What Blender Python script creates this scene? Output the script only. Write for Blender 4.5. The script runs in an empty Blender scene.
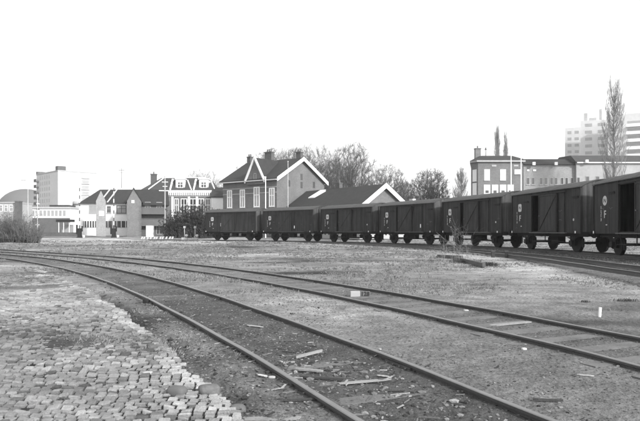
import bpy, math, random
import numpy as np
from mathutils import Vector, Matrix

# ------------------------------------------------------------------ camera, sky, sun, exposure
SC = bpy.context.scene
COL = SC.collection
F, CX, YH, CZ = 622.0, 320.0, 230.7, 1.70
cam_d = bpy.data.cameras.new('camera'); cam = bpy.data.objects.new('camera', cam_d); COL.objects.link(cam)
cam.location = (0, 0, CZ); cam.rotation_euler = (math.pi / 2, 0, 0)
cam_d.sensor_width = 36; cam_d.lens = 36 * F / 640; cam_d.shift_y = (YH - 210.5) / 640
cam_d.clip_start = 0.05; cam_d.clip_end = 6000
SC.camera = cam
SUN = Vector((0.62, -0.66, 0.50)).normalized()
world = bpy.data.worlds.new('World'); SC.world = world; world.use_nodes = True
wn = world.node_tree; wn.nodes.clear()
sky = wn.nodes.new('ShaderNodeTexSky'); sky.sky_type = 'NISHITA'; sky.sun_disc = False
sky.sun_elevation = math.asin(SUN.z); sky.sun_rotation = math.atan2(SUN.x, SUN.y)
sky.air_density = 1.0; sky.dust_density = 3.0; sky.ozone_density = 1.0
bw = wn.nodes.new('ShaderNodeRGBToBW'); bg = wn.nodes.new('ShaderNodeBackground'); wo = wn.nodes.new('ShaderNodeOutputWorld')
bg.inputs['Strength'].default_value = 0.15
wn.links.new(sky.outputs[0], bw.inputs[0])
veil = wn.nodes.new('ShaderNodeMath'); veil.operation = 'MULTIPLY_ADD'; veil.inputs[1].default_value = 0.45; veil.inputs[2].default_value = 2.7   # thin even cloud over the whole sky
wn.links.new(bw.outputs[0], veil.inputs[0]); wn.links.new(veil.outputs[0], bg.inputs[0]); wn.links.new(bg.outputs[0], wo.inputs[0])
sun_d = bpy.data.lights.new('sun', 'SUN'); sun_d.energy = 2.0; sun_d.angle = math.radians(3.0); sun_d.color = (1, 1, 1)
sun = bpy.data.objects.new('sun', sun_d); COL.objects.link(sun)
sun.rotation_euler = SUN.to_track_quat('Z', 'Y').to_euler(); sun.location = (30, -30, 40)
SC.view_settings.view_transform = 'Standard'; SC.view_settings.look = 'None'
SC.view_settings.gamma = 1; SC.view_settings.use_curve_mapping = False
SC.view_settings.exposure = 1.15
SC.cycles.max_bounces = 6; SC.cycles.volume_bounces = 0
SC.cycles.volume_step_rate = 4; SC.cycles.volume_max_steps = 64

rng = random.Random(7); NR = np.random.RandomState(11)

# ------------------------------------------------------------------ ground profile and pixel helpers
KY = [-50, 5, 8, 14, 30, 50, 80, 100, 160, 6000]
KZ = [0, 0, .09, .17, .34, .40, .50, .80, .90, .90]
def gz(y): return float(np.interp(y, KY, KZ))
def un(u, v, dz=0.0):
    lo, hi = 2.0, 3000.0
    for _ in range(50):
        m = math.sqrt(lo * hi)
        if YH + F * (CZ - gz(m) - dz) / m > v: lo = m
        else: hi = m
    return ((u - CX) * m / F, m)
def px(u, Y): return (u - CX) * Y / F
def hz(v, Y): return CZ + (YH - v) * Y / F

# ------------------------------------------------------------------ materials
def mat(name, c, rough=.85, var=.25, scale=3.0, bump=0.0, bscale=20.0, attr=False, boards=None, spec=.3, metal=0.0):
    m = bpy.data.materials.new(name); m.use_nodes = True; nt = m.node_tree; N = nt.nodes; Lk = nt.links
    p = N['Principled BSDF']; p.inputs['Roughness'].default_value = rough; p.inputs['Specular IOR Level'].default_value = spec
    p.inputs['Metallic'].default_value = metal
    tc = N.new('ShaderNodeTexCoord')
    def math_(op, a, b=None):
        n = N.new('ShaderNodeMath'); n.operation = op
        for i, x in enumerate((a, b)):
            if x is None: continue
            if isinstance(x, (int, float)): n.inputs[i].default_value = x
            else: Lk.new(x, n.inputs[i])
        return n.outputs[0]
    def noise(s, d=4):
        n = N.new('ShaderNodeTexNoise'); n.inputs['Scale'].default_value = s; n.inputs['Detail'].default_value = d
        Lk.new(vec, n.inputs['Vector']); return n.outputs['Fac']
    vec = tc.outputs['Object']
    if boards:   # every wagon weathers in its own way
        oi = N.new('ShaderNodeObjectInfo'); sh_ = N.new('ShaderNodeVectorMath'); sh_.operation = 'ADD'
        Lk.new(vec, sh_.inputs[0]); Lk.new(math_('MULTIPLY', oi.outputs['Random'], 40.0), sh_.inputs[1]); vec = sh_.outputs[0]
    n1 = noise(scale); n2 = noise(scale * 7.3)
    s = math_('ADD', math_('MULTIPLY', math_('SUBTRACT', n1, .5), 2.2 * var), math_('MULTIPLY', math_('SUBTRACT', n2, .5), 1.6 * var))
    if attr: s = math_('ADD', s, math_('MULTIPLY', math_('SUBTRACT', noise(scale * 31, 3), .5), 2.2 * var))
    f = math_('ADD', s, 1.0)
    if attr:
        a = N.new('ShaderNodeAttribute'); a.attribute_name = 'tone'; base = math_('MULTIPLY', a.outputs['Fac'], c)
        v = math_('MULTIPLY', base, f)
    else:
        v = math_('MULTIPLY', f, c)
    hgt = n2
    if boards:
        ax, w, depth = boards
        sp = N.new('ShaderNodeSeparateXYZ'); Lk.new(tc.outputs['Object'], sp.inputs[0])
        fr = math_('FRACT', math_('MULTIPLY', sp.outputs[ax], 1.0 / w))
        gr = math_('LESS_THAN', fr, .09)
        cell = math_('FLOOR', math_('MULTIPLY', sp.outputs[ax], 1.0 / w))
        wnz = N.new('ShaderNodeTexWhiteNoise'); wnz.noise_dimensions = '1D'; Lk.new(cell, wnz.inputs['W'])
        mp = N.new('ShaderNodeMapping'); mp.inputs['Scale'].default_value = (5, 5, .35); Lk.new(vec, mp.inputs[0])
        stn = N.new('ShaderNodeTexNoise'); stn.inputs['Scale'].default_value = 1.3; stn.inputs['Detail'].default_value = 5; Lk.new(mp.outputs[0], stn.inputs['Vector'])
        v = math_('MULTIPLY', v, math_('ADD', math_('MULTIPLY', stn.outputs['Fac'], 2.6), -.3))
        v = math_('MULTIPLY', v, math_('ADD', math_('MULTIPLY', wnz.outputs['Value'], .35), .82))
        v = math_('MULTIPLY', v, math_('SUBTRACT', 1.0, math_('MULTIPLY', gr, depth)))
    v = math_('MAXIMUM', v, .008)
    cr = N.new('ShaderNodeCombineColor')
    for i in range(3): Lk.new(v, cr.inputs[i])
    Lk.new(cr.outputs[0], p.inputs['Base Color'])
    if bump:
        b = N.new('ShaderNodeBump'); b.inputs['Strength'].default_value = 1; b.inputs['Distance'].default_value = bump
        Lk.new(noise(bscale, 6), b.inputs['Height']); Lk.new(b.outputs[0], p.inputs['Normal'])
    return m
def brick(name, c, w=.22, h=.07, var=.25, mortar=1.5):
    m = mat(name, c, var=var, scale=.6); nt = m.node_tree; N = nt.nodes; Lk = nt.links; p = N['Principled BSDF']
    src = p.inputs['Base Color'].links[0].from_socket
    tc = [n for n in N if n.type == 'TEX_COORD'][0]
    sp = N.new('ShaderNodeSeparateXYZ'); Lk.new(tc.outputs['Object'], sp.inputs[0])
    ad = N.new('ShaderNodeMath'); ad.operation = 'ADD'; Lk.new(sp.outputs[0], ad.inputs[0]); Lk.new(sp.outputs[1], ad.inputs[1])
    cb = N.new('ShaderNodeCombineXYZ'); Lk.new(ad.outputs[0], cb.inputs[0]); Lk.new(sp.outputs[2], cb.inputs[1])
    b = N.new('ShaderNodeTexBrick'); b.inputs['Scale'].default_value = 1; b.inputs['Brick Width'].default_value = w
    b.inputs['Row Height'].default_value = h; b.inputs['Mortar Size'].default_value = .008
    b.inputs['Color1'].default_value = (.8, .8, .8, 1); b.inputs['Color2'].default_value = (1.15, 1.15, 1.15, 1)
    b.inputs['Mortar'].default_value = (mortar, mortar, mortar, 1)
    Lk.new(cb.outputs[0], b.inputs['Vector'])
    mx = N.new('ShaderNodeMix'); mx.data_type = 'RGBA'; mx.blend_type = 'MULTIPLY'; mx.inputs[0].default_value = 1
    Lk.new(src, mx.inputs[6]); Lk.new(b.outputs['Color'], mx.inputs[7]); Lk.new(mx.outputs[2], p.inputs['Base Color'])
    return m
M = dict(
    ground=mat('ground', 1.0, .95, .68, 2.3, .07, 13.0, attr=True),
    sett=mat('sett stone', 1.0, .8, .38, 9, .012, 45, attr=True),
    pebble=mat('pebble', 1.0, .9, .2, 14, .01, 50, attr=True),
    grass=mat('dry grass', 1.0, .9, .15, 2, attr=True),
    rail=mat('rusty rail', .07, .6, .35, 6, .003, 60, spec=.4),
    railhead=mat('worn rail head', .13, .45, .25, 5, spec=.5),
    sleeper=mat('weathered sleeper', .12, .9, .4, 3, .01, 30),
    wood=mat('old plank', .24, .85, .35, 5, .006, 40),
    darkwood=mat('dark plank', .05, .9, .3, 6, .006, 40),
    body=mat('wagon boards', .024, .75, .4, 1.6, .004, 30, boards=(0, .145, .5)),
    endlit=mat('sunlit wagon end boards', .06, .75, .3, 1.6, .004, 30, boards=(1, .145, .5)),  # same paint as the sides, lightened: sunlight put into the colour
    door=mat('wagon door boards', .028, .75, .35, 1.8, .004, 30, boards=(0, .16, .45)),
    wroof=mat('wagon roof sheet', .062, .85, .35, 1.4, .01, 12),
    iron=mat('black iron', .014, .75, .4, 4, .004, 30),
    greyiron=mat('grey steel', .09, .6, .4, 4),
    rimm=mat('wheel tread', .09, .5, .3, 6),
    inner=mat('wagon inside boards', .03, .95, .3, 3),
    white=mat('white paint', .80, .6, .10, 2), offwhite=mat('dusty white paint', .48, .7, .25, 6),
    plaster=mat('light plaster', .78, .85, .10, .5), paleplaster=mat('grey plaster', .36, .85, .15, .4),
    brick=brick('brick', .125), darkbrick=brick('dark brick', .085), lightbrick=brick('light brick', .24), greybrick=brick('grey brick', .14), darkishbrick=brick('soot grey brick', .14), palebrick=brick('pale brick', .25),
    tile=mat('roof tiles', .032, .8, .3, 1.5, .02, 12), slate=mat('slate', .055, .75, .3, 1.2, .01, 10),
    glass=mat('window glass', .05, .12, .3, 1, spec=.8), dull=mat('curtained glass', .32, .3, .2, 1, spec=.6),
    blind=mat('white blind', .75, .6, .05, 1),
    bark=mat('bark', .06, .9, .3, 5, .02, 20), twig=mat('twigs', .085, .9, .2, 1),
    palebark=mat('pale bark', .17, .9, .2, 1), paletwig=mat('pale twigs', .19, .9, .2, 1), bushtwig=mat('bush twigs', .11, .9, .3, 2),
    evergreen=mat('dark bush leaves', .045, .85, .4, 1.5),
    concrete=mat('concrete', .38, .9, .2, 2, .01, 20), darkconc=mat('dark concrete', .11, .9, .2, 1),
    dome=mat('dome sheeting', .12, .8, .1, .1), wingwall=mat('grey render', .34, .85, .2, .3), towerwall=mat('tower cladding', .58, .85, .12, .15), black=mat('black paint', .02, .6, .2, 3),  # towerwall kept pale: distance haze of the skyline towers put into the colour
)

# ------------------------------------------------------------------ mesh helpers
class MB:
    def __init__(s): s.v = []; s.f = []; s.t = []
    def add(s, vs, fs, tone=None):
        o = len(s.v); s.v += [tuple(x) for x in vs]; s.f += [tuple(i + o for i in f) for f in fs]
        if tone is not None: s.t += [tone] * len(vs)
        return s
    def box(s, x0, x1, y0, y1, z0, z1, tone=None):
        return s.add([(x0, y0, z0), (x1, y0, z0), (x1, y1, z0), (x0, y1, z0), (x0, y0, z1), (x1, y0, z1), (x1, y1, z1), (x0, y1, z1)],
                     [(0, 3, 2, 1), (4, 5, 6, 7), (0, 1, 5, 4), (1, 2, 6, 5), (2, 3, 7, 6), (3, 0, 4, 7)], tone)
    def beam(s, a, b, w, h, up=(0, 0, 1)):
        a = Vector(a); b = Vector(b); d = (b - a).normalized(); u = Vector(up); sd = d.cross(u)
        if sd.length < 1e-4: sd = d.cross(Vector((0, 1, 0)))
        sd.normalize(); u = sd.cross(d).normalized()
        vs = []
        for p in (a, b):
            for i, j in ((-1, -1), (1, -1), (1, 1), (-1, 1)): vs.append(p + sd * i * w / 2 + u * j * h / 2)
        return s.add(vs, [(0, 1, 2, 3), (7, 6, 5, 4), (0, 4, 5, 1), (1, 5, 6, 2), (2, 6, 7, 3), (3, 7, 4, 0)])
    def tube(s, a, b, r0, r1, n=8, cap=True):
        a = Vector(a); b = Vector(b); d = (b - a)
        if d.length < 1e-6: return s
        d.normalize(); sd = d.cross(Vector((0.13, 0.31, 1)) if abs(d.z) < .9 else Vector((1, 0.2, 0))).normalized(); u = sd.cross(d)
        vs = []
        for p, r in ((a, r0), (b, r1)):
            for k in range(n):
                t = 2 * math.pi * k / n; vs.append(p + (sd * math.cos(t) + u * math.sin(t)) * r)
        fs = [(k, k + n, (k + 1) % n + n, (k + 1) % n) for k in range(n)]
        if cap: fs += [tuple(range(n)), tuple(range(2 * n - 1, n - 1, -1))]
        return s.add(vs, fs)
    def prism(s, poly, y0, y1):   # poly in xz, extruded along y
        n = len(poly); vs = [(x, y0, z) for x, z in poly] + [(x, y1, z) for x, z in poly]
        return s.add(vs, [tuple(range(n)), tuple(range(2 * n - 1, n - 1, -1))] + [(k, k + n, (k + 1) % n + n, (k + 1) % n) for k in range(n)])
    def prismx(s, poly, x0, x1):  # poly in yz, extruded along x
        n = len(poly); vs = [(x0, y, z) for y, z in poly] + [(x1, y, z) for y, z in poly]
        return s.add(vs, [tuple(range(n - 1, -1, -1)), tuple(range(n, 2 * n))] + [(k, (k + 1) % n, (k + 1) % n + n, k + n) for k in range(n)])
    def build(s, name, m, parent=None, smooth=False, bevel=0):
        me = bpy.data.meshes.new(name); me.from_pydata(s.v, [], s.f)
        if s.t:
            at = me.attributes.new('tone', 'FLOAT', 'POINT'); at.data.foreach_set('value', np.array(s.t, dtype=np.float32))
        me.materials.append(M[m] if isinstance(m, str) else m)
        if smooth: me.polygons.foreach_set('use_smooth', [True] * len(me.polygons))
        me.update()
        o = bpy.data.objects.new(name, me); COL.objects.link(o)
        if parent is not None: o.parent = parent
        if bevel:
            b = o.modifiers.new('bevel', 'BEVEL'); b.width = bevel; b.segments = 2; b.limit_method = 'ANGLE'
        return o
def tag(o, label=None, cat=None, group=None, kind=None):
    for k, v in (('label', label), ('category', cat), ('group', group), ('kind', kind)):
        if v: o[k] = v
    return o
def thing(name, loc, label, cat, group=None, rz=0.0):
    o = bpy.data.objects.new(name, None); COL.objects.link(o); o.location = loc; o.rotation_euler = (0, 0, rz); o.empty_display_size = .3
    return tag(o, label, cat, group)
def text_mesh(txt, size, name, m, parent, loc, rot, label=None, extr=.004):
    cu = bpy.data.curves.new(name, 'FONT'); cu.body = txt; cu.size = size; cu.extrude = extr; cu.align_x = 'CENTER'; cu.align_y = 'CENTER'; cu.offset = size * .02
    t = bpy.data.objects.new(name + '_tmp', cu); COL.objects.link(t)
    dg = bpy.context.evaluated_depsgraph_get(); me = bpy.data.meshes.new_from_object(t.evaluated_get(dg))
    bpy.data.objects.remove(t); bpy.data.curves.remove(cu)
    me.materials.clear(); me.materials.append(M[m])
    o = bpy.data.objects.new(name, me); COL.objects.link(o); o.parent = parent; o.location = loc; o.rotation_euler = rot
    if label: o['label'] = label
    return o

# value noise for shapes
_pn = NR.rand(256, 256)
def vn(x, y):
    x = np.asarray(x, float); y = np.asarray(y, float); xi = np.floor(x).astype(int); yi = np.floor(y).astype(int)
    fx = x - xi; fy = y - yi; fx = fx * fx * (3 - 2 * fx); fy = fy * fy * (3 - 2 * fy)
    g = lambda a, b: _pn[a % 256, b % 256]
    return (g(xi, yi) * (1 - fx) + g(xi + 1, yi) * fx) * (1 - fy) + (g(xi, yi + 1) * (1 - fx) + g(xi + 1, yi + 1) * fx) * fy
def fbm(x, y, s, o=4):
    r = 0; a = 1; t = 0
    for k in range(o): r = r + a * vn(x * s + 17 * k, y * s + 31 * k); t += a; a *= .55; s *= 2.1
    return r / t

# ------------------------------------------------------------------ track paths
L1 = [(372.5,421),(289,366),(180,306),(160,296.2),(125,283.7),(100,274.5),(75,269.5),(50,264.5),(25,260),(0,255)]
R1 = [(554,421),(400,361.5),(361.5,349),(316,333.5),(270.7,318.5),(225,300.3),(180,283.5),(160,279.5),(125,272.5),(100,267),(75,262.5),(50,259.2),(25,257),(0,254.5)]
N2 = [(640,365.2),(400,306.2),(316,292.1),(270.7,283),(225,275.4),(180,267.6),(160,263),(125,260.5),(100,258),(75,256),(50,254.5)]
F2 = [(640,337.5),(400,292.6),(316,281.2),(270.7,274),(225,268.5),(180,262.7),(160,260.7),(125,258),(100,256),(75,254),(50,252.5)]
def fitc(L, R, deg=3):
    L = np.array([un(u, v, .07) for u, v in L]); R = np.array([un(u, v, .07) for u, v in R])
    pl = np.polyfit(np.r_[L[:, 1], R[:, 1]], np.r_[L[:, 0], R[:, 0]], deg)
    for _ in range(4):
        out = []
        for P, s in ((L, 1), (R, -1)):
            d = np.polyval(np.polyder(pl), P[:, 1]); n = np.stack([np.ones_like(d), -d], 1) / np.sqrt(1 + d * d)[:, None]
            out.append(P + s * .75 * n)
        C = np.concatenate(out); pl = np.polyfit(C[:, 1], C[:, 0], deg, w=1 / C[:, 1])
    return pl
P1 = fitc(L1, R1); P2 = fitc(N2, F2)
def poly_path(pl, ya, yb, xmin):
    pts = []; ys = np.arange(ya, yb, .4); d0 = np.polyval(np.polyder(pl), 5.0); x0 = np.polyval(pl, 5.0)
    dE = float(np.polyval(np.polyder(pl), 33.0)); xE = float(np.polyval(pl, 33.0))
    for y in ys:
        x = x0 + (y - 5) * d0 if y < 5 else (float(np.polyval(pl, y)) if y < 33 else xE + (y - 33) * dE)
        pts.append((x, y))
    return np.array([p for p in pts if p[0] > xmin])
T1 = poly_path(P1, -6, 50, -32); T2 = poly_path(P2, -2, 50, -26)
# the train: far corners of the wagon sides on the camera side
WL, PITCH, HW = 8.35, 9.5, 1.35
A = np.radians([-1.5, 7, 16.5, 26, 35.5, 45, 54.5])
far = [np.array([13.641, 31.0])]
for i in range(1, 7): far.append(far[-1] + PITCH * np.array([-math.sin(A[i]), math.cos(A[i])]))
WAG = []
for i in range(7):
    a = A[i]; d = np.array([math.sin(a), -math.cos(a)]); w = np.array([math.cos(a), math.sin(a)])
    WAG.append((far[i] + d * WL / 2 + w * HW, math.atan2(d[1], d[0])))
RAILZ = .535
ctr = [c for c, _ in WAG]
T3 = []
s0 = ctr[0] + np.array([math.sin(A[0]), -math.cos(A[0])]) * 26
for k in range(40): T3.append(s0 + (ctr[0] - s0) * k / 40)
for i in range(6):
    p0 = ctr[i - 1] if i else s0; p1, p2 = ctr[i], ctr[i + 1]; p3 = ctr[i + 2] if i < 5 else ctr[6] + (ctr[6] - ctr[5])
    if i == 0: p0 = p1 - (ctr[1] - ctr[0])
    for k in range(14):
        t = k / 14; T3.append(.5 * ((2 * p1) + (p2 - p0) * t + (2 * p0 - 5 * p1 + 4 * p2 - p3) * t * t + (3 * p1 - p0 - 3 * p2 + p3) * t ** 3))
for k in range(22): T3.append(ctr[6] + np.array([-math.sin(A[6] + .1), math.cos(A[6] + .1)]) * k * .7)
T3 = np.array(T3)
def cr_path(c, n=16):
    out = []; c = [np.array(p, float) for p in c]
    for i in range(1, len(c) - 2):
        p0, p1, p2, p3 = c[i - 1:i + 3]
        for k in range(n):
            t = k / n; out.append(.5 * ((2 * p1) + (p2 - p0) * t + (2 * p0 - 5 * p1 + 4 * p2 - p3) * t * t + (3 * p1 - p0 - 3 * p2 + p3) * t ** 3))
    return np.array(out)
T4 = cr_path([(8.8, -8), (9.3, 3), (9.85, 17.6), (10.1, 30.8), (8.5, 41.0), (6.1, 49.5), (3.0, 57.2), (-1.2, 64.4), (-5, 70)], 18)
def dist_to(path, X, Y):
    d = np.full(X.shape, 1e9); sd = np.zeros(X.shape)
    for k in range(0, len(path) - 1, 2):
        a = path[k]; b = path[min(k + 2, len(path) - 1)]; ab = b - a; L = (ab ** 2).sum() + 1e-9
        t = np.clip(((X - a[0]) * ab[0] + (Y - a[1]) * ab[1]) / L, 0, 1)
        dx = X - a[0] - t * ab[0]; dy = Y - a[1] - t * ab[1]; q = np.hypot(dx, dy); m = q < d
        d = np.where(m, q, d); sd = np.where(m, np.sign(ab[0] * dy - ab[1] * dx), sd)
    return d, sd   # sd > 0: left of travel (towards the paving)
def sstep(a, b, x): t = np.clip((x - a) / (b - a), 0, 1); return t * t * (3 - 2 * t)
def gnoise(X, Y):
    far_ = np.clip(Y / 30, 0.4, 2.0)
    return (fbm(X, Y, .35, 3) - .5) * .14 * far_ + (fbm(X, Y, 2.3, 4) - .5) * .055
def ground_fields(X, Y):
    d1, s1 = dist_to(T1, X, Y); d2, s2 = dist_to(T2, X, Y); d3, s3 = dist_to(T3, X, Y); d4, s4 = dist_to(T4, X, Y)
    z = np.interp(Y, KY, KZ); n = gnoise(X, Y)
    dm = np.minimum(np.minimum(d1, d2), np.minimum(d3 - .4, d4)); near = sstep(.9, 2.2, dm)
    z = z + n * (.22 + .78 * near)
    z = np.where(d3 < 6, z * (1 - sstep(6, 2.2, d3)) + .42 * sstep(6, 2.2, d3) + 0 * z, z)
    z = z - .02 * sstep(.75, .4, np.minimum(d1, d2))
    # shallow trench along the paving edge
    off = d1 * s1
    z = z - .09 * np.exp(-((off - 1.45) / .13) ** 2) * (s1 > 0) * sstep(22, 12, Y) * (.4 + fbm(X, Y, 1.1, 2))
    # tones: grass and earth, cinders between rails, pale sand and gravel
    t = .205 + .10 * (fbm(X, Y, .22, 4) - .5) + .16 * (fbm(X * .5, Y, .9, 4) - .5)
    patch = sstep(.52, .68, fbm(X * .45 + 40, Y + 9, .33, 4)); t = t + .10 * patch
    dark = sstep(.55, .72, fbm(X * .5 + 90, Y * 1.3 + 5, .4, 3)); t = t - .075 * dark
    t = t + (.16 * (fbm(X * .16 + 3, Y * .8, 1.0, 4) - .5) + .12 * (fbm(X * .3 + 31, Y * 1.6 + 7, 1.6, 3) - .5)) * sstep(7, 13, Y)
    t = np.where(d1 < .72, .115 + .09 * (fbm(X, Y, 1.7, 4) - .3), t)
    t = np.where((d1 >= .72) & (d1 < 1.0), t * .6 + .05, t)
    t = np.where(d2 < .72, .16 + .12 * (fbm(X, Y, 1.5, 4) - .3), t)
    mid = (s1 < 0) & (s2 > 0) & (Y < 34) & (d1 > .9) & (d2 > .9)
    pale = np.exp(-(((X + .5 - (14 - Y) * .2) / 1.6) ** 2 + ((Y - 12.2) / 2.6) ** 2))
    t = np.where(mid, .23 + .08 * (fbm(X, Y, 1.2, 4) - .5) + .30 * pale * fbm(X, Y, 2.2, 3) * 1.3, t)
    t = t + .26 * np.exp(-(((X + .9) / .9) ** 2 + ((Y - 5.2) / .55) ** 2)) * (.5 + fbm(X, Y, 3, 3))
    # cinder under the train and the siding, pale worn strip in front of them
    t = np.where(d3 < 2.6, .07 + .05 * fbm(X, Y, 2, 3), t); t = np.where(d4 < .8, .13 + .06 * fbm(X, Y, 2, 3), t)
    strip = np.exp(-((d4 - 2.0) / .9) ** 2) * (s4 > 0) * (Y < 60); t = t + .13 * strip * (.4 + fbm(X * .4, Y, .8, 3))
    strip2 = np.exp(-((d3 - 4.6) / 1.6) ** 2) * (s3 > 0) * (Y > 55); t = t + .16 * strip2
    lft = (X < -9) & (Y > 56); t = np.where(lft, t + .13 * sstep(56, 63, Y) * sstep(100, 78, Y), t)
    # light sandy patch beside the two tracks on the left
    t = t + .17 * np.exp(-(((X + 9.6) / 2.4) ** 2 + ((Y - 19.2) / 1.0) ** 2)) * (.4 + fbm(X, Y, 2.0, 3)) + .12 * np.exp(-(((X + 12) / 3) ** 2 + ((Y - 24.5) / 1.2) ** 2))
    t = t * (1 - .5 * np.exp(-((off - 1.45) / .14) ** 2) * (s1 > 0) * (Y < 16) * fbm(X, Y, 1.4, 3) * 1.6)  # tone darkened along the trench to strengthen its dark line
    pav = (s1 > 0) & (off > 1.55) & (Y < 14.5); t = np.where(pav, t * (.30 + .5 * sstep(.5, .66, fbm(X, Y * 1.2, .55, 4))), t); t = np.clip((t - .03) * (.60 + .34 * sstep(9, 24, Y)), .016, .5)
    return z, t, (d1, s1, d2, s2, d3, s3, d4, s4)
def gh(x, y):
    z, _, _ = ground_fields(np.array([[x]], float), np.array([[y]], float)); return float(z[0, 0])

# ground sheet
def axis(vals): return np.array(sorted(set(np.round(vals, 4))))
xs = axis(np.r_[np.arange(-14, 12, .075), np.arange(12, 34, .25), np.arange(-44, -14, .25), [-1600, -1000, -600, -350, -180, -120, -90, -70, -58, -50, 40, 50, 62, 80, 110, 180, 350, 600, 1000, 1600]])
ys = axis(np.r_[[-400, -200, -100, -50, -25, -12, -6, -3, -1, .5, 1.5, 2.4], np.arange(3, 16, .075), np.arange(16, 34, .13), np.arange(34, 90, .5), np.arange(90, 130, 4), [140, 160, 190, 240, 320, 450, 700, 1200, 2000]])
GX, GY = np.meshgrid(xs, ys); gZ, gT, _ = ground_fields(GX, GY)
nx, ny = len(xs), len(ys)
me = bpy.data.meshes.new('ground'); V = np.stack([GX.ravel(), GY.ravel(), gZ.ravel()], 1)
idx = np.arange(nx * ny).reshape(ny, nx); Q = np.stack([idx[:-1, :-1].ravel(), idx[:-1, 1:].ravel(), idx[1:, 1:].ravel(), idx[1:, :-1].ravel()], 1)
me.vertices.add(len(V)); me.vertices.foreach_set('co', V.ravel().astype(np.float32))
me.loops.add(Q.size); me.loops.foreach_set('vertex_index', Q.ravel().astype(np.int32))
me.polygons.add(len(Q)); me.polygons.foreach_set('loop_start', np.arange(0, Q.size, 4, dtype=np.int32)); me.polygons.foreach_set('loop_total', np.full(len(Q), 4, dtype=np.int32))
me.update(calc_edges=True); me.polygons.foreach_set('use_smooth', [True] * len(Q))
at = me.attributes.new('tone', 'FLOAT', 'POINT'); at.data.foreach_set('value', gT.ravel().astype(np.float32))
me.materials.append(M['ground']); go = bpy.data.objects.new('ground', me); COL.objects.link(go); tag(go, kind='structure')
def gtab(x, y):
    i = np.clip(np.searchsorted(xs, x) - 1, 0, nx - 2); j = np.clip(np.searchsorted(ys, y) - 1, 0, ny - 2)
    fx = (x - xs[i]) / (xs[i + 1] - xs[i]); fy = (y - ys[j]) / (ys[j + 1] - ys[j])
    return (gZ[j, i] * (1 - fx) + gZ[j, i + 1] * fx) * (1 - fy) + (gZ[j + 1, i] * (1 - fx) + gZ[j + 1, i + 1] * fx) * fy

# ------------------------------------------------------------------ tracks
RAILP = [(-.065, -.145), (.065, -.145), (.065, -.132), (.010, -.118), (.010, -.045), (.034, -.034), (.036, -.006), (.026, 0), (-.026, 0), (-.036, -.006), (-.034, -.034), (-.010, -.045), (-.010, -.118), (-.065, -.132)]
def offset_path(path, off):
    t = np.gradient(path, axis=0); t /= np.linalg.norm(t, axis=1)[:, None]; n = np.stack([t[:, 1], -t[:, 0]], 1)
    return path + n * off, t, n
def rail_mesh(path, off, zf, name, parent):
    P, t, n = offset_path(path, off); b = MB(); m = len(RAILP); vs = []
    for k in range(len(P)):
        z = zf(P[k]) + .004 * math.sin(k * .9 + off)
        for (a, h) in RAILP: vs.append((P[k][0] + n[k][0] * a, P[k][1] + n[k][1] * a, z + h))
    fs = []
    for k in range(len(P) - 1):
        for j in range(m): fs.append((k * m + j, k * m + (j + 1) % m, (k + 1) * m + (j + 1) % m, (k + 1) * m + j))
    fs += [tuple(range(m)), tuple(range(len(vs) - 1, len(vs) - 1 - m, -1))]
    b.add(vs, fs); o = b.build(name, 'rail', parent); o.data.materials.append(M['railhead'])
    for i, p in enumerate(o.data.polygons):
        if i < (len(P) - 1) * m and i % m in (7, 8): p.material_index = 1
    return o
def resample(path, step):
    s = np.r_[0, np.cumsum(np.linalg.norm(np.diff(path, axis=0), axis=1))]; q = np.arange(0, s[-1], step)
    return np.stack([np.interp(q, s, path[:, 0]), np.interp(q, s, path[:, 1])], 1)
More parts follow.
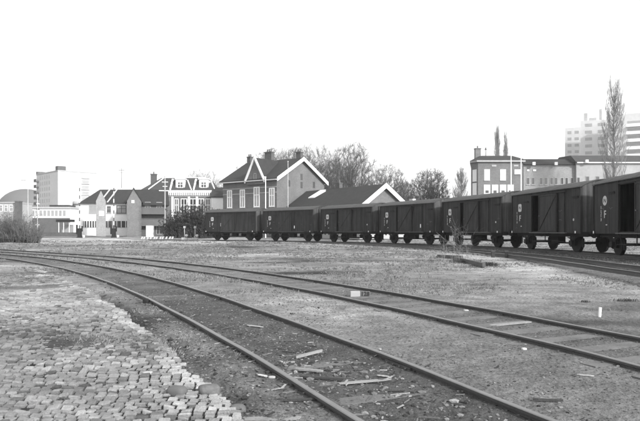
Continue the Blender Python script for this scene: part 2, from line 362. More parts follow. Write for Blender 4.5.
def track(path, zf, label, sl_z, prob, seed, spacing=.72, group='railway tracks across the yard', near_sink=0):
    r = random.Random(seed)
    path = resample(path, .5); t0 = thing('railway_track', (path[0][0], path[0][1], 0), label, 'railway track', group)
    org = np.array(path[0])
    pl = path - org
    zf2 = lambda p: zf(p + org)
    rail_mesh(pl, -.75, zf2, 'rail', t0); rail_mesh(pl, .75, zf2, 'rail', t0)
    if spacing == .72 and not near_sink:
        jp = resample(pl, 7.3); _, jt, jn = offset_path(jp, 0)
        for k in range(1, len(jp) - 1):
            if jp[k][1] + org[1] > 30: continue
            for sg in (-.75, .75):
                c0 = jp[k] + jn[k] * sg
                for s2 in (-1, 1):
                    c1 = c0 + jn[k] * s2 * .030; z = zf2(c0); b = MB(); b.beam((c1[0] - jt[k][0] * .27, c1[1] - jt[k][1] * .27, z - .072), (c1[0] + jt[k][0] * .27, c1[1] + jt[k][1] * .27, z - .072), .03, .06)
                    for q in (-.2, -.07, .07, .2): c2 = c1 + jt[k] * q; b.tube((c2[0], c2[1], z - .066), (c2[0] + jn[k][0] * s2 * .04, c2[1] + jn[k][1] * s2 * .04, z - .066), .014, .014, 6)
                    b.build('fishplate', 'rail', t0)
    sp = resample(pl, spacing); _, t, n = offset_path(sp, 0); c = 0
    for k in range(1, len(sp) - 1):
        if r.random() > prob or c >= 98 or sp[k][1] + org[1] < 3: continue
        c += 1
        hl = (1.28 if near_sink or spacing > .8 else 1.06) + r.uniform(-.05, .04); z = zf2(sp[k]) + sl_z + r.uniform(-.012, .012)
        p = sp[k]; b = MB()
        if near_sink: z -= near_sink * max(0, min(1, (34 - (p[1] + org[1])) / 6))
        a_ = (p[0] - n[k][0] * hl, p[1] - n[k][1] * hl, z - .06 + r.uniform(-.01, .01)); b_ = (p[0] + n[k][0] * hl, p[1] + n[k][1] * hl, z - .06 + r.uniform(-.01, .01))
        b.beam(a_, b_, .24, .12); so = b.build('sleeper', 'sleeper', t0)
        if spacing == .72 and not near_sink and p[1] + org[1] < 15:
            for sg in (-.75, .75):
                b = MB(); cc = p + n[k] * sg; zz = zf2(p) - .088
                b.beam((cc[0] - n[k][0] * .15, cc[1] - n[k][1] * .15, zz), (cc[0] + n[k][0] * .15, cc[1] + n[k][1] * .15, zz), .15, .03)
                for s2 in (-1, 1): c3 = cc + n[k] * s2 * .10; b.tube((c3[0], c3[1], zz), (c3[0], c3[1], zz + .035), .016, .014, 6)
                b.build('rail_chair', 'rail', so)
    return t0
zf12 = lambda p: gz(p[1]) + .07
track(T1, zf12, 'nearest railway track running from lower right to the far left beside the paving', -.10, .8, 1)
track(T2, zf12, 'second railway track curving across the yard behind the nearest one', -.078, .85, 2)
track(T4, lambda p: RAILZ - .01, 'empty siding with sleeper ends showing in front of the freight wagons', -.09, .97, 4, near_sink=.22)
track(T3, lambda p: RAILZ, 'railway track under the row of freight wagons', -.10, 1, 3, .85)

# ------------------------------------------------------------------ paving of setts (uncountable), pebbles, grass
def on_paving(x, y):
    X = np.array([[x]]); Y = np.array([[y]]); d, s = dist_to(T1, X, Y); return float(d[0, 0] * s[0, 0])
def setts():
    rows = []; y = 3.1
    while y < 23:
        w = .098 if y < 12 else .125; rows.append((y, w)); y += w
    xsP = []; ysP = []; meta = []
    for ri, (y, w) in enumerate(rows):
        x = -.62 * y - 3.5 + rng.random() * .2
        while x < 3:
            l = rng.uniform(.085, .125) if y < 12 else rng.uniform(.11, .16); xsP.append(x + l / 2); ysP.append(y + w / 2 + .02 * math.sin(x * 1.3)); meta.append((l, w)); x += l + .012
    X = np.array(xsP)[None]; Y = np.array(ysP)[None]; d, s = dist_to(T1, X, Y); off = (d * s)[0]; Z, _, _ = ground_fields(X, Y); Z = Z[0]
    cov = fbm(X, Y * 1.2, .55, 4)[0]; cov2 = fbm(X + 50, Y * 1.5, 1.6, 3)[0]; bright = fbm(X + 7, Y + 3, .5, 3)[0]
    b = MB()
    for i, (l, w) in enumerate(meta):
        x, y = X[0, i], Y[0, i]; o = off[i]
        edge = 1.52 + .09 * math.sin(y * 1.9) + (.12 if y < 6 else 0)
        if o < edge: continue
        # earth and grass lie over parts of it
        bury = 0
        if cov[i] > .58: bury = (cov[i] - .58) * .26
        if y > 15.5: bury += (y - 15.5) * .003
        if 15.8 < y < 17.4 or y > 21: bury += .06 * max(0, cov[i] - .46)
        if cov2[i] > .74: bury += .015
        if x < -3.4 and y < 5.2: bury += .012
        if rng.random() < .025: continue
        top = Z[i] + .026 + rng.gauss(0, .0055) + .022 * (cov2[i] - .5) - bury
        if top < Z[i] - .004: continue
        tone = .168 + .16 * (bright[i] - .5) * 2 + rng.gauss(0, .048)
        if o < edge + .22: tone += .07
        tone = min(max(tone, .06), .40)
        hx, hy = l / 2 - .006, w / 2 - .011; tx, ty = hx * rng.uniform(.84, .92), hy * rng.uniform(.70, .84); r = rng.gauss(0, .035); c_, s_ = math.cos(r), math.sin(r)
        tl = rng.gauss(0, .004); tm = rng.gauss(.002, .006); vs = []
        for qx, qy, zz in ((hx, hy, -.09), (hx, hy, -.012), (tx, ty, 0)):
            for sx, sy in ((-1, -1), (1, -1), (1, 1), (-1, 1)):
                ax_, ay_ = sx * qx * rng.uniform(.93, 1.03), sy * qy * rng.uniform(.93, 1.03)
                vs.append((x + ax_ * c_ - ay_ * s_, y + ax_ * s_ + ay_ * c_, top + zz + tl * sx + tm * sy))
        fs = [(8, 9, 10, 11)]
        for k in range(2):
            for j in range(4): a = k * 4 + j; c2 = k * 4 + (j + 1) % 4; fs.append((a, c2, c2 + 4, a + 4))
        b.add(vs, fs, tone)
    o = b.build('paving_setts', 'sett'); tag(o, 'worn uneven stone setts of the old loading yard on the left', 'paving', kind='stuff')
setts()

ICO = [(0, 0, 1), (.89, 0, .45), (.28, .85, .45), (-.72, .53, .45), (-.72, -.53, .45), (.28, -.85, .45), (.72, .53, -.45), (-.28, .85, -.45), (-.89, 0, -.45), (-.28, -.85, -.45), (.72, -.53, -.45), (0, 0, -1)]
ICF = [(0, 1, 2), (0, 2, 3), (0, 3, 4), (0, 4, 5), (0, 5, 1), (1, 6, 2), (2, 7, 3), (3, 8, 4), (4, 9, 5), (5, 10, 1), (6, 7, 2), (7, 8, 3), (8, 9, 4), (9, 10, 5), (10, 6, 1), (11, 7, 6), (11, 8, 7), (11, 9, 8), (11, 10, 9), (11, 6, 10)]
def stones(n, fn, name, label, cat, size, tones, seed):
    r = random.Random(seed); pts = []
    while len(pts) < n:
        p = fn(r)
        if p: pts.append(p)
    X = np.array([[p[0] for p in pts]]); Y = np.array([[p[1] for p in pts]]); Z = gtab(X, Y)[0]; b = MB()
    for i, p in enumerate(pts):
        s = size(r, p); sx, sy, sz = s * r.uniform(.7, 1.4), s * r.uniform(.6, 1.2), s * r.uniform(.3, .7)
        b.add([(p[0] + v[0] * sx * r.uniform(.8, 1.15), p[1] + v[1] * sy * r.uniform(.8, 1.15), Z[i] + sz * .35 + v[2] * sz * r.uniform(.8, 1.15)) for v in ICO], ICF, tones(r, p))
    o = b.build(name, 'pebble'); return tag(o, label, cat, kind='stuff')
def near_pt(r, ya=3.3, yb=16):
    y = ya * (yb / ya) ** r.random(); return (r.uniform(-.6, .6) * y, y)
tcache = resample(T1, .5)
def f_ballast(r):   # grit between and beside the rails
    y = 3.3 * (16 / 3.3) ** r.random(); x = float(np.polyval(P1, max(y, 5)) + (0 if y > 5 else (y - 5) * np.polyval(np.polyder(P1), 5))) + r.uniform(-2.1, 5.2)
    return (x, y)
stones(16000, f_ballast, 'gravel', 'loose grey gravel and grit between and beside the near rails', 'gravel', lambda r, p: r.choice((.005, .007, .009, .013)) * r.uniform(.7, 1.4), lambda r, p: min(.4, max(.02, r.gauss(.105, .05))), 21)
def f_rub(r):
    y = r.uniform(4.4, 14); xr = float(np.polyval(P1, max(y, 5)));
    if r.random() < .55: return (xr - .75 - abs(r.gauss(.55, .35)) - .1, y)
    y = r.uniform(5.2, 7.8); return (float(np.polyval(P1, y)) + r.uniform(-.6, .65), y)
stones(520, f_rub, 'rubble', 'broken stone and rubble strewn beside and between the near rails', 'rubble', lambda r, p: .010 + .035 * r.random() ** 2.5, lambda r, p: min(.45, max(.03, r.gauss(.12, .08))), 22)
stones(9000, lambda r: (lambda y: (r.uniform(-.62, .62) * y, y))(14 * (60 / 14) ** r.random()), 'scattered_stones', 'small stones and clods scattered over the far yard', 'stones', lambda r, p: r.uniform(.008, .032) * p[1] / 25, lambda r, p: min(.5, max(.02, r.gauss(.13, .09))), 23)
stones(11000, lambda r: (lambda y: (r.uniform(-.62, .05) * y - .3, y))(3.4 * (15 / 3.4) ** r.random()), 'grit', 'earth crumbs and grit lying in the joints of the stone paving', 'grit', lambda r, p: .005 + .016 * r.random() ** 2, lambda r, p: min(.4, max(.02, r.gauss(.10, .07))), 27)
def litter():   # splinters, chips and twigs
    r = random.Random(5); b = MB()
    for k in range(520):
        y = r.choice((r.uniform(4.6, 8.5), r.uniform(4.6, 8.5), r.uniform(8, 16))); x = float(np.polyval(P1, max(y, 5))) + r.gauss(-.35, .75)
        z = gh(x, y) if k % 3 == 0 else float(gtab(np.array([x]), np.array([y]))[0]); a = r.gauss(.3, .7); l = .015 + .09 * r.random() ** 3; w = r.uniform(.003, .014)
        dx, dy = math.cos(a) * l, math.sin(a) * l; ux, uy = -math.sin(a) * w, math.cos(a) * w; h = r.uniform(.004, .012); z += .002; ti = r.uniform(-.02, .03)
        b.add([(x - dx - ux, y - dy - uy, z), (x + dx * .9 - ux, y + dy * .9 - uy, z + ti), (x + dx + ux, y + dy + uy, z + ti), (x - dx * .8 + ux, y - dy * .8 + uy, z),
               (x - dx - ux, y - dy - uy, z + h), (x + dx * .9 - ux, y + dy * .9 - uy, z + h + ti), (x + dx + ux, y + dy + uy, z + h + ti), (x - dx * .8 + ux, y - dy * .8 + uy, z + h)],
              [(0, 3, 2, 1), (4, 5, 6, 7), (0, 1, 5, 4), (1, 2, 6, 5), (2, 3, 7, 6), (3, 0, 4, 7)], r.choice((.03, .04, .06, .1, .16, .3)))
    tag(b.build('wood_litter', 'pebble'), 'splinters, chips and dead twigs littering the near track', 'litter', kind='stuff')
litter()
def grass():
    r = random.Random(9); pts = []
    for k in range(60000):
        y = 4.5 * (75 / 4.5) ** (r.random() ** .75); x = r.uniform(-.6, .6) * y; pts.append((x, y))
    P = np.array(pts); X = P[:, 0][None]; Y = P[:, 1][None]; Z, T, D = ground_fields(X, Y); Z = gtab(X, Y)[0]; d1, s1, d2, s2, d3, s3, d4, s4 = [q[0] for q in D]
    dens = fbm(X + 3, Y + 8, .45, 4)[0]; b = MB()
    for i in range(len(P)):
        if dens[i] + r.uniform(-.12, .12) < (.55 if P[i, 1] > 15 else .74): continue
        if d3[i] < 1.9 or d4[i] < .85 or d1[i] < .8 or (d2[i] < .8): continue
        x, y = P[i]; sc = .55 + y / 45; t = r.uniform(.07, .20) + (.06 if dens[i] > .7 else 0)
        for k in range(4):
            a = r.uniform(0, 6.28); h = r.uniform(.025, .075) * sc; w = .0035 * (1 + y / 9); lx, ly = math.cos(a) * h * .9, math.sin(a) * h * .9
            ox, oy = x + r.uniform(-.04, .04) * sc, y + r.uniform(-.04, .04) * sc
            b.add([(ox - w, oy, Z[i] - .01), (ox + w, oy, Z[i] - .01), (ox + lx, oy + ly, Z[i] + h)], [(0, 1, 2)], t)
    tag(b.build('dry_grass', 'grass'), 'short dry winter grass in tufts over the yard', 'grass', kind='stuff')
grass()

# ------------------------------------------------------------------ wagons
def wagon_parts(root):
    b = MB(); hl = WL / 2; d0, d1 = -hl + .335 * WL, -hl + .575 * WL   # doorway
    zb, zt = 1.02, 3.42
    for y0, y1 in ((-HW, -HW + .05),):
        b.box(-hl, d0, y0, y1, zb, zt); b.box(d1, hl, y0, y1, zb, zt); b.box(d0, d1, y0, y1, 3.24, zt); b.box(d0, d1, y0, y1, zb, zb + .1)
    b.build('side_wall', 'body', root)
    MB().box(-hl, hl, HW - .05, HW, zb, zt).build('side_wall', 'body', root)
    arc = [(HW * math.sin(t), 3.40 + .42 * (math.cos(t) - 0) * 1.0 - 0) for t in np.linspace(-math.pi / 2, math.pi / 2, 13)]
    arc = [(y * 1.0, 3.42 + .40 * (1 - (y / HW) ** 2)) for y in np.linspace(-HW + .052, HW - .052, 11)]
    for x0, x1 in ((-hl + .002, -hl + .06), (hl - .06, hl - .002)):
        poly = [(-HW + .052, zb), (HW - .052, zb)] + arc[::-1]
        MB().prismx(poly, x0, x1).build('end_wall', 'endlit', root)
    MB().box(-hl + .07, hl - .07, -HW + .06, HW - .06, zb + .02, zb + .09).build('floor', 'inner', root)
    # roof: thin curved shell with overhang
    n = 14; ysr = np.linspace(-HW - .07, HW + .07, n); top = [(y, 3.455 + .41 * (1 - (y / (HW + .07)) ** 2)) for y in ysr]; bot = [(y, z - .035) for y, z in top[::-1]]
    r = MB(); r.prismx(top + bot, -hl - .06, hl + .06)
    for k in range(7):
        x = -hl + .3 + k * (WL - .6) / 6
        r.prismx([(y, z + .012) for y, z in top] + [(y, z + .002) for y, z in top[::-1]], x - .025, x + .025)
    r.build('roof', 'wroof', root)
    # steel posts and braces on the side facing the siding and on the ends
    for x in (-hl + .04, d0 - .04, d1 + .04, hl - .04, (d1 + hl) / 2 + .1): MB().box(x - .035, x + .035, -HW - .045, -HW - .002, zb - .04, 3.40).build('side_post', 'body', root)
    for x in (-hl + .04, -hl + .28 * WL, hl - .28 * WL, hl - .04): MB().box(x - .035, x + .035, HW + .002, HW + .045, zb - .04, 3.40).build('side_post', 'body', root)
    for sx in (-1, 1):
        for y in (-.55, .55): MB().box(min(sx * hl, sx * (hl + .06)) + (0.002 if sx > 0 else 0), max(sx * hl, sx * (hl + .06)) - (0.002 if sx < 0 else 0), y - .04, y + .04, zb - .04, 3.5).build('end_post', 'iron', root)
    MB().beam((d1 + .2, -HW - .03, zb + .05), (d1 + .62, -HW - .03, 3.2), .06, .05, (0, 1, 0)).build('brace', 'iron', root)
    MB().box(d0 - .12, d1 + 2.15, -HW - .12, -HW - .085, 3.27, 3.34).build('door_rail', 'iron', root)
    b = MB(); b.box(d0 - .12, d1 + 2.15, -HW - .13, -HW - .01, zb + .0, zb + .05); b.build('door_sill', 'greyiron', root)
    # vents
    for x in (-hl + .30 * WL * .83, hl - .55): MB().box(x - .28, x + .28, -HW - .035, -HW - .002, 2.88, 2.97).box(x - .28, x + .28, -HW - .06, -HW - .036, 2.95, 2.99).build('vent', 'iron', root)
    # underframe
    u = MB()
    for y in (-1.0, 1.0): u.box(-hl, hl, y - .05, y + .05, .84, 1.05)
    for x in (-hl + .06, -2.0, 0, 2.0, hl - .06): u.box(x - .05, x + .05, -.95, .95, .86, 1.03)
    u.box(-hl - .04, -hl - .002, -1.3, 1.3, .86, 1.1); u.box(hl + .002, hl + .04, -1.3, 1.3, .86, 1.1)
    u.build('underframe', 'iron', root)
    for sx in (-1, 1):
        ax = sx * 2.72
        w = MB(); w.tube((ax, -.95, .5), (ax, .95, .5), .07, .07, 10); w.build('axle', 'iron', root)
        for sy in (-1, 1):
            y = sy * .75; w = MB()
            w.tube((ax, y - .065, .5), (ax, y + .065, .5), .5, .5, 28); w.tube((ax, y - sy * .105, .5), (ax, y - sy * .066, .5), .53, .53, 28)
            w.tube((ax, y + sy * .066, .5), (ax, y + sy * .10, .5), .16, .14, 14)
            w.build('wheel', 'iron', root)
            g = MB(); yy = sy * 1.0
            g.box(ax - .14, ax + .14, min(yy - .02, yy + sy * .16), max(yy + .02, yy + sy * .16), .37, .64)
            for dx in (-.24, .18): g.box(ax + dx, ax + dx + .06, yy - .03, yy + .03, .34, .85)
            for k in range(5): g.box(ax - .55 + k * .09, ax + .55 - k * .09, yy - .045, yy + .045, .82 - .028 * k - .024, .82 - .028 * k)
            g.build('axle_box', 'iron', root)
            for s2 in (-1, 1):
                MB().box(ax + s2 * .60 - .05, ax + s2 * .60 + .05, y - .05, y + .05, .28, .75).build('brake_shoe', 'iron', root)
    for sx in (-1, 1):
        for sy in (-.875, .875):
            w = MB(); w.tube((sx * (hl + .042), sy, 1.0), (sx * (hl + .40), sy, 1.0), .09, .075, 12); w.tube((sx * (hl + .40), sy, 1.0), (sx * (hl + .44), sy, 1.0), .22, .20, 20); w.build('buffer', 'iron', root)
        w = MB(); w.tube((sx * (hl + .042), 0, .98), (sx * (hl + .3), 0, .9), .03, .03, 8); w.beam((sx * (hl + .3), 0, .92), (sx * (hl + .5), 0, .75), .05, .12); w.build('coupling', 'iron', root)
    k = MB(); k.tube((-1.9, -.2, .48), (1.9, -.2, .48), .03, .03, 6); k.tube((-1.9, .5, .42), (1.9, .5, .42), .03, .03, 6); k.box(-.5, .3, -.55, -.1, .45, .86); k.tube((.55, .2, .66), (1.3, .2, .66), .17, .17, 12)
    k.beam((.2, -1.05, .62), (2.0, -1.1, .55), .05, .03); k.build('brake_rigging', 'iron', root)
    s = MB()
    for x in (d0 + .25, d1 - .25): s.box(x - .02, x + .02, -HW - .06, -HW - .02, .55, 1.0)
    s.box(d0 + .2, d1 - .2, -HW - .2, -HW - .0, .53, .56); s.build('step', 'iron', root)
    # white handling marks at the frame
    for x in (-hl + .10, hl - .5): MB().box(x - .05, x + .05, -HW - .058, -HW - .048, 1.03, 1.15).build('white_mark', 'white', root)
    return d0, d1
def add_door(root, d0, d1, slide):
    dw = d1 - d0 + .12; b = MB(); b.box(0, dw, -HW - .10, -HW - .055, 1.09, 3.26); o = b.build('door', 'door', root); o.location = (d0 - .06 + slide, 0, 0)
    h = MB(); h.box(.02, .07, -HW - .125, -HW - .101, 1.09, 3.26); h.box(dw - .07, dw - .02, -HW - .125, -HW - .101, 1.09, 3.26); h.box(.071, dw - .071, -HW - .125, -HW - .101, 1.12, 1.18); h.box(.071, dw - .071, -HW - .125, -HW - .101, 3.15, 3.21)
    h.build('door_frame', 'body', o)
    MB().beam((.12, -HW - .12, 1.25), (dw - .12, -HW - .12, 3.1), .05, .02, (0, 1, 0)).build('door_brace', 'body', o)
    MB().box(.1, .2, -HW - .15, -HW - .102, 2.0, 2.06).build('handle', 'greyiron', o)
    return o
def disc(r, n=24, y0=0, y1=-.004, sq=False):
    if sq: pts = [(r * (abs(math.cos(t)) ** .45) * math.copysign(1, math.cos(t)), r * 1.05 * (abs(math.sin(t)) ** .45) * math.copysign(1, math.sin(t))) for t in np.linspace(0, 2 * math.pi, n, endpoint=False)]
    else: pts = [(r * math.cos(t), r * math.sin(t)) for t in np.linspace(0, 2 * math.pi, n, endpoint=False)]
    return MB().prism(pts, y1, y0)
def emblem(root, x, z, r, sq):
    e = disc(r, sq=sq).build('emblem', 'offwhite', root); e.location = (x, -HW - .004, z)
    k = MB(); w = r * .20     # two linked arrows read as a slanting zigzag
    for a, c in (((-.62, -.35), (-.30, .38)), ((-.30, .38), (.30, -.38)), ((.30, -.38), (.62, .35))):
        k.beam((a[0] * r, -.007, a[1] * r), (c[0] * r, -.007, c[1] * r), .003, w, (0, 0, 1)) if False else k.beam((a[0] * r, -.0075, a[1] * r), (c[0] * r, -.0075, c[1] * r), w, .003, (0, 1, 0))
    k.build('arrow_sign', 'black', e)
WINFO = [
    ('wagon', 'goods wagon nearest the camera, cut by the right edge, door open', 1.75),
    ('wagon', 'covered goods wagon with a wide black door opening, second from the right', 1.12),
    ('wagon', 'covered goods wagon behind the bare shrub with its door open by a narrow black slit', .66),
    ('wagon', 'goods wagon with small white label low down, in front in front of the shed gable', .38),
    ('wagon', 'goods wagon with thin dark door gap in front of the long shed roof', .42),
    ('wagon', 'closed goods wagon in front of the brick station, second from the left', 0),
    ('wagon', 'last goods wagon at the left end of the train beside the dark bushes', 0)]
GRP = 'goods wagons standing in a row'
proto = thing('goods_wagon', (0, 0, 0), 'x', 'goods wagon', GRP); D0, D1 = wagon_parts(proto)
protokids = list(proto.children)
for i, (c, rz) in enumerate(WAG):
    if i == 0: w = proto
    else:
        w = proto.copy(); COL.objects.link(w)
        for ch in protokids:
            q = ch.copy(); COL.objects.link(q); q.parent = w
    w.location = (c[0], c[1], RAILZ); w.rotation_euler = (0, 0, rz); w['label'] = WINFO[i][1]
    add_door(w, D0, D1, WINFO[i][2])
    hl = WL / 2; ex = -hl + (.14 if i else .155) * WL
    emblem(w, ex, 2.60, .235, i > 0)
    if i < 3: text_mesh('F', .50, 'lettering', 'offwhite', w, (ex + .02, -HW - .006, 1.93), (math.pi / 2, 0, 0))
    else: text_mesh('F', .46, 'lettering', 'offwhite', w, (ex + .05, -HW - .006, 1.95), (math.pi / 2, 0, 0))
    # the running number painted as a tall narrow column of short strokes
    nb = MB(); r = random.Random(i)
    for k in range(4):
        zz = 1.62 + k * .20; nb.box(-.022, .022, -.004, 0, zz, zz + .13 + r.random() * .04)
    for k in range(2): nb.box(.03, .05, -.004, 0, 1.66 + k * .3, 1.75 + k * .3)
    o = nb.build('running_number', 'offwhite', w); o.location = (ex - .42, -HW - .004, 0)
    MB().box(0, .16, -.004, 0, 1.42, 1.47).build('stencil_mark', 'offwhite', w).location = (ex + .1, -HW - .004, 0)
    for k in range(r.choice((2, 3, 4))):   # chalk strokes
        cx0, cz0 = r.uniform(-3.8, 3.6), r.uniform(1.3, 2.3); q_ = MB()
        if D0 - .3 < cx0 < D1 + 1.2: cx0 += 3 if cx0 > 0 else -2.2
        cx0 = max(-3.7, min(3.6, cx0)); lx = cx0
        for j in range(4): nxp = lx + r.uniform(.04, .12); q_.beam((lx, -HW - .006, cz0 + r.uniform(-.06, .06)), (nxp, -HW - .006, cz0 + r.uniform(-.06, .06)), .018, .003, (0, 1, 0)); lx = nxp - .01
        q_.build('chalk_mark', 'greyiron', w)
    if i in (3, 5): MB().box(-.06, .06, -.004, 0, 1.42, 1.72).build('paper_label', 'white', w).location = (hl - (1.9 if i == 3 else 3.0), -HW - .004, 0)
    if i == 6: MB().box(-.04, .04, -.004, 0, 1.7, 2.1).build('paper_label', 'offwhite', w).location = (-hl + 2.6, -HW - .004, 0)
    if i in (1, 2, 4): disc(.07, 10).build('stencil_mark', 'offwhite', w).location = (hl - .75, -HW - .004, 1.75)

# ------------------------------------------------------------------ buildings
def frame_xy(p0, p1):
    """local frame: origin p0, x towards p1, y away from the camera"""
    d = Vector((p1[0] - p0[0], p1[1] - p0[1])); return math.atan2(d.y, d.x), d.length
def window(parent, x, z, w, h, glass='glass', frame='white', y=0, mull=1, trans=1, sill=True, t=.07, label=None):
    """window in the local front plane y=const facing -y; frame proud of the wall"""
    f = MB(); y0, y1 = y - .05, y - .004
    f.box(x - w / 2, x - w / 2 + t, y0, y1, z, z + h); f.box(x + w / 2 - t, x + w / 2, y0, y1, z, z + h)
    f.box(x - w / 2 + t, x + w / 2 - t, y0, y1, z, z + t); f.box(x - w / 2 + t, x + w / 2 - t, y0, y1, z + h - t, z + h)
    for k in range(mull):
        xx = x - w / 2 + w * (k + 1) / (mull + 1); f.box(xx - t * .35, xx + t * .35, y0 + .004, y1, z + t, z + h - t)
    for k in range(trans):
        zz = z + h * (k + 1) / (trans + 1) + h * .1; f.box(x - w / 2 + t, x + w / 2 - t, y0 + .008, y1, zz - t * .35, zz + t * .35)
    fo = f.build('window', frame, parent)
    MB().box(x - w / 2 + t * .5, x + w / 2 - t * .5, y - .022, y - .003, z + t * .5, z + h - t * .5).build('pane', glass, fo)
    if sill: MB().box(x - w / 2 - .06, x + w / 2 + .06, y - .11, y - .006, z - .09, z - .003).build('sill', 'concrete', fo)
    if label: fo['label'] = label
    return fo
def wall_box(parent, L, W, z0, z1, m, name='wall'): return MB().box(0, L, 0, W, z0, z1).build(name, m, parent)
def gable_x(parent, L, W, ze, zr, m, mr, oh=.35, th=.16, ends=True, zg=None):
    """ridge along x: gable end walls + two roof slabs"""
    zg = ze if zg is None else zg
    if ends:
        MB().prismx([(0.003, ze), (W - .003, ze), (W / 2, zr)], .003, .25).build('gable_wall', m, parent)
        MB().prismx([(0.003, ze), (W - .003, ze), (W / 2, zr)], L - .25, L - .003).build('gable_wall', m, parent)
    k = (zr - ze) / (W / 2); f = MB()
    f.prismx([(-oh, ze - oh * k + .02), (W / 2, zr + .02), (W / 2, zr + th + .02), (-oh, ze - oh * k + th + .02)], -oh, L + oh)
    f.prismx([(W / 2, zr + .02), (W + oh, ze - oh * k + .02), (W + oh, ze - oh * k + th + .02), (W / 2, zr + th + .02)], -oh, L + oh)
    return f.build('roof', mr, parent)
def barge(parent, x, W, ze, zr, oh=.35, w=.45, th=.10, m='white', y0=0):
    k = (zr - ze) / (W / 2); b = MB()
    for s in (0, 1):
        a = (y0 - oh, ze - oh * k + .02); c = (y0 + W / 2, zr + .02)
        if s: a = (y0 + W + oh, a[1])
        b.prismx([(a[0], a[1] - w * .6), (c[0], c[1] - w * .6), (c[0], c[1] + .25), (a[0], a[1] + .25)] if not s else [(c[0], c[1] - w * .6), (a[0], a[1] - w * .6), (a[0], a[1] + .25), (c[0], c[1] + .25)], x, x + th)
    return b.build('bargeboard', m, parent)
def chimney(parent, x, y, z0, z1, w=.7, d=.6, m='darkbrick', pots=2):
    c = MB().box(x - w / 2, x + w / 2, y - d / 2, y + d / 2, z0, z1 - .15).box(x - w / 2 - .07, x + w / 2 + .07, y - d / 2 - .07, y + d / 2 + .07, z1 - .149, z1).build('chimney', m, parent)
    for k in range(pots):
        xx = x + (k - (pots - 1) / 2) * .4; MB().tube((xx, y, z1), (xx, y, z1 + .45), .13, .11, 10).build('chimney_pot', 'brick', c)

GB = .8   # ground level under the buildings
# --- station building
p0 = (-16.0, 102.6); p1 = (-6.6, 95.0); rz, L = frame_xy(p0, p1)
st = thing('station_building', (p0[0], p0[1], GB), 'two storey brick station with white edged gables and tall white windows behind the train', 'station', rz=rz)
W = 11.6; ze, zr = 9.05, 12.4
wall_box(st, L, W, 0, ze, 'brick'); gable_x(st, L, W, ze, zr, 'brick', 'tile', oh=.45)
barge(st, L + .46, W, ze, zr, .45, .62); 
MB().box(-.4, L + .4, -.62, -.46, ze - .42, ze - .25).build('gutter', 'offwhite', st)
# cross gable on the front
cx_, cw = L - 4.3, 3.8
cg = MB(); cg.prism([(cx_ - cw / 2, ze - .9), (cx_ + cw / 2, ze - .9), (cx_ + cw / 2, ze - .3), (cx_, zr - .35), (cx_ - cw / 2, ze - .3)], -.35, 3.9); cg.build('cross_gable', 'brick', st)
b = MB(); k_ = (zr - ze) / (cw / 2)
for s in (-1, 1):
    xa, za = cx_ + s * (cw / 2 + .25), ze - .65; poly = [(xa, za), (cx_, zr - .28), (cx_, zr + .22), (xa, za + .5)]
    b.prism(poly if s < 0 else poly[::-1], -.62, -.36)
b.build('bargeboard', 'white', st)
b = MB()
for s in (-1, 1):
    xa, za = cx_ + s * (cw / 2 + .25), ze - .62; poly = [(xa, za), (cx_, zr - .25), (cx_, zr - .05), (xa, za + .2)]
    b.prism(poly if s < 0 else poly[::-1], -.355, 4.8)
b.build('cross_roof', 'tile', st)
for x in (L - 1.05, L - 7.5, L - 10.5): window(st, x, 4.6, 1.15, 2.9, 'dull', mull=1, trans=1, t=.14); window(st, x, 1.0, 1.15, 2.6, 'dull', t=.12)
window(st, cx_, 4.6, 1.3, 3.2, 'dull', y=-.002, mull=1, trans=1, t=.16)
window(st, cx_, 8.9, .5, 1.0, 'glass', 'offwhite', y=-.35, mull=0, trans=0, t=.06, sill=False)
for z in (4.25, 6.75, 7.6): MB().box(0, L, -.035, -.002, z, z + .12).build('string_course', 'paleplaster', st)
for (y, z) in ((2.8, 8.3), (5.8, 9.5), (5.8, 8.2), (8.9, 8.4)):
    MB().box(L + .004, L + .03, y - .25, y + .25, z - .5, z + .5).build('window_slit', 'glass', st)
chimney(st, .4, W / 2, zr - .5, zr + 1.2, .8); chimney(st, L - 7.3 + 2.2, W * .32, zr - 1.5, zr + 1.3, 1.5, .7, pots=3); chimney(st, L - .7, W / 2 + .3, zr - .3, zr + 1.2, 1.0)
# --- long shed
q0 = (-5.3, 95.0); q1 = (5.1, 80.0); rz, L = frame_xy(q0, q1)
sh = thing('goods_shed', (q0[0], q0[1], gz(88)), 'long low shed with dark tiled roof and broad white gable boards right behind the train', 'shed', rz=rz)
W = 8.2; ze, zr = 4.25, 7.1
wall_box(sh, L, W, 0, ze, 'paleplaster'); gable_x(sh, L, W, ze, zr, 'brick', 'tile', oh=.4); barge(sh, L + .41, W, ze, zr, .4, .7)
MB().box(-.3, L - 1.5, -.60, -.42, ze - .30, ze - .06).build('gutter', 'white', sh)
chimney(sh, 7.8, W / 2 + .4, zr - .5, zr + 1.0, .8, pots=1)
b = MB(); k_ = (zr - ze) / (W / 2)
for (xa, ya) in ((3.0, 2.2),): b.add([(xa, ya, ze + ya * k_ + .3), (xa + 1.6, ya, ze + ya * k_ + .3), (xa + 2.6, ya + 1.4, ze + (ya + 1.4) * k_ + .45), (xa + 1.2, ya + 1.4, ze + (ya + 1.4) * k_ + .45), (xa, ya, ze + ya * k_ + .1), (xa + 1.6, ya, ze + ya * k_ + .1), (xa + 2.6, ya + 1.4, ze + (ya + 1.4) * k_ + .1), (xa + 1.2, ya + 1.4, ze + (ya + 1.4) * k_ + .1)], [(0, 1, 2, 3), (0, 4, 5, 1), (1, 5, 6, 2), (2, 6, 7, 3), (3, 7, 4, 0), (7, 6, 5, 4)])
b.build('skylight', 'white', sh)
MB().box(L + .2, L + .9, W + .2, W + .8, 3.3, 5.4).build('vent_stack', 'offwhite', sh)
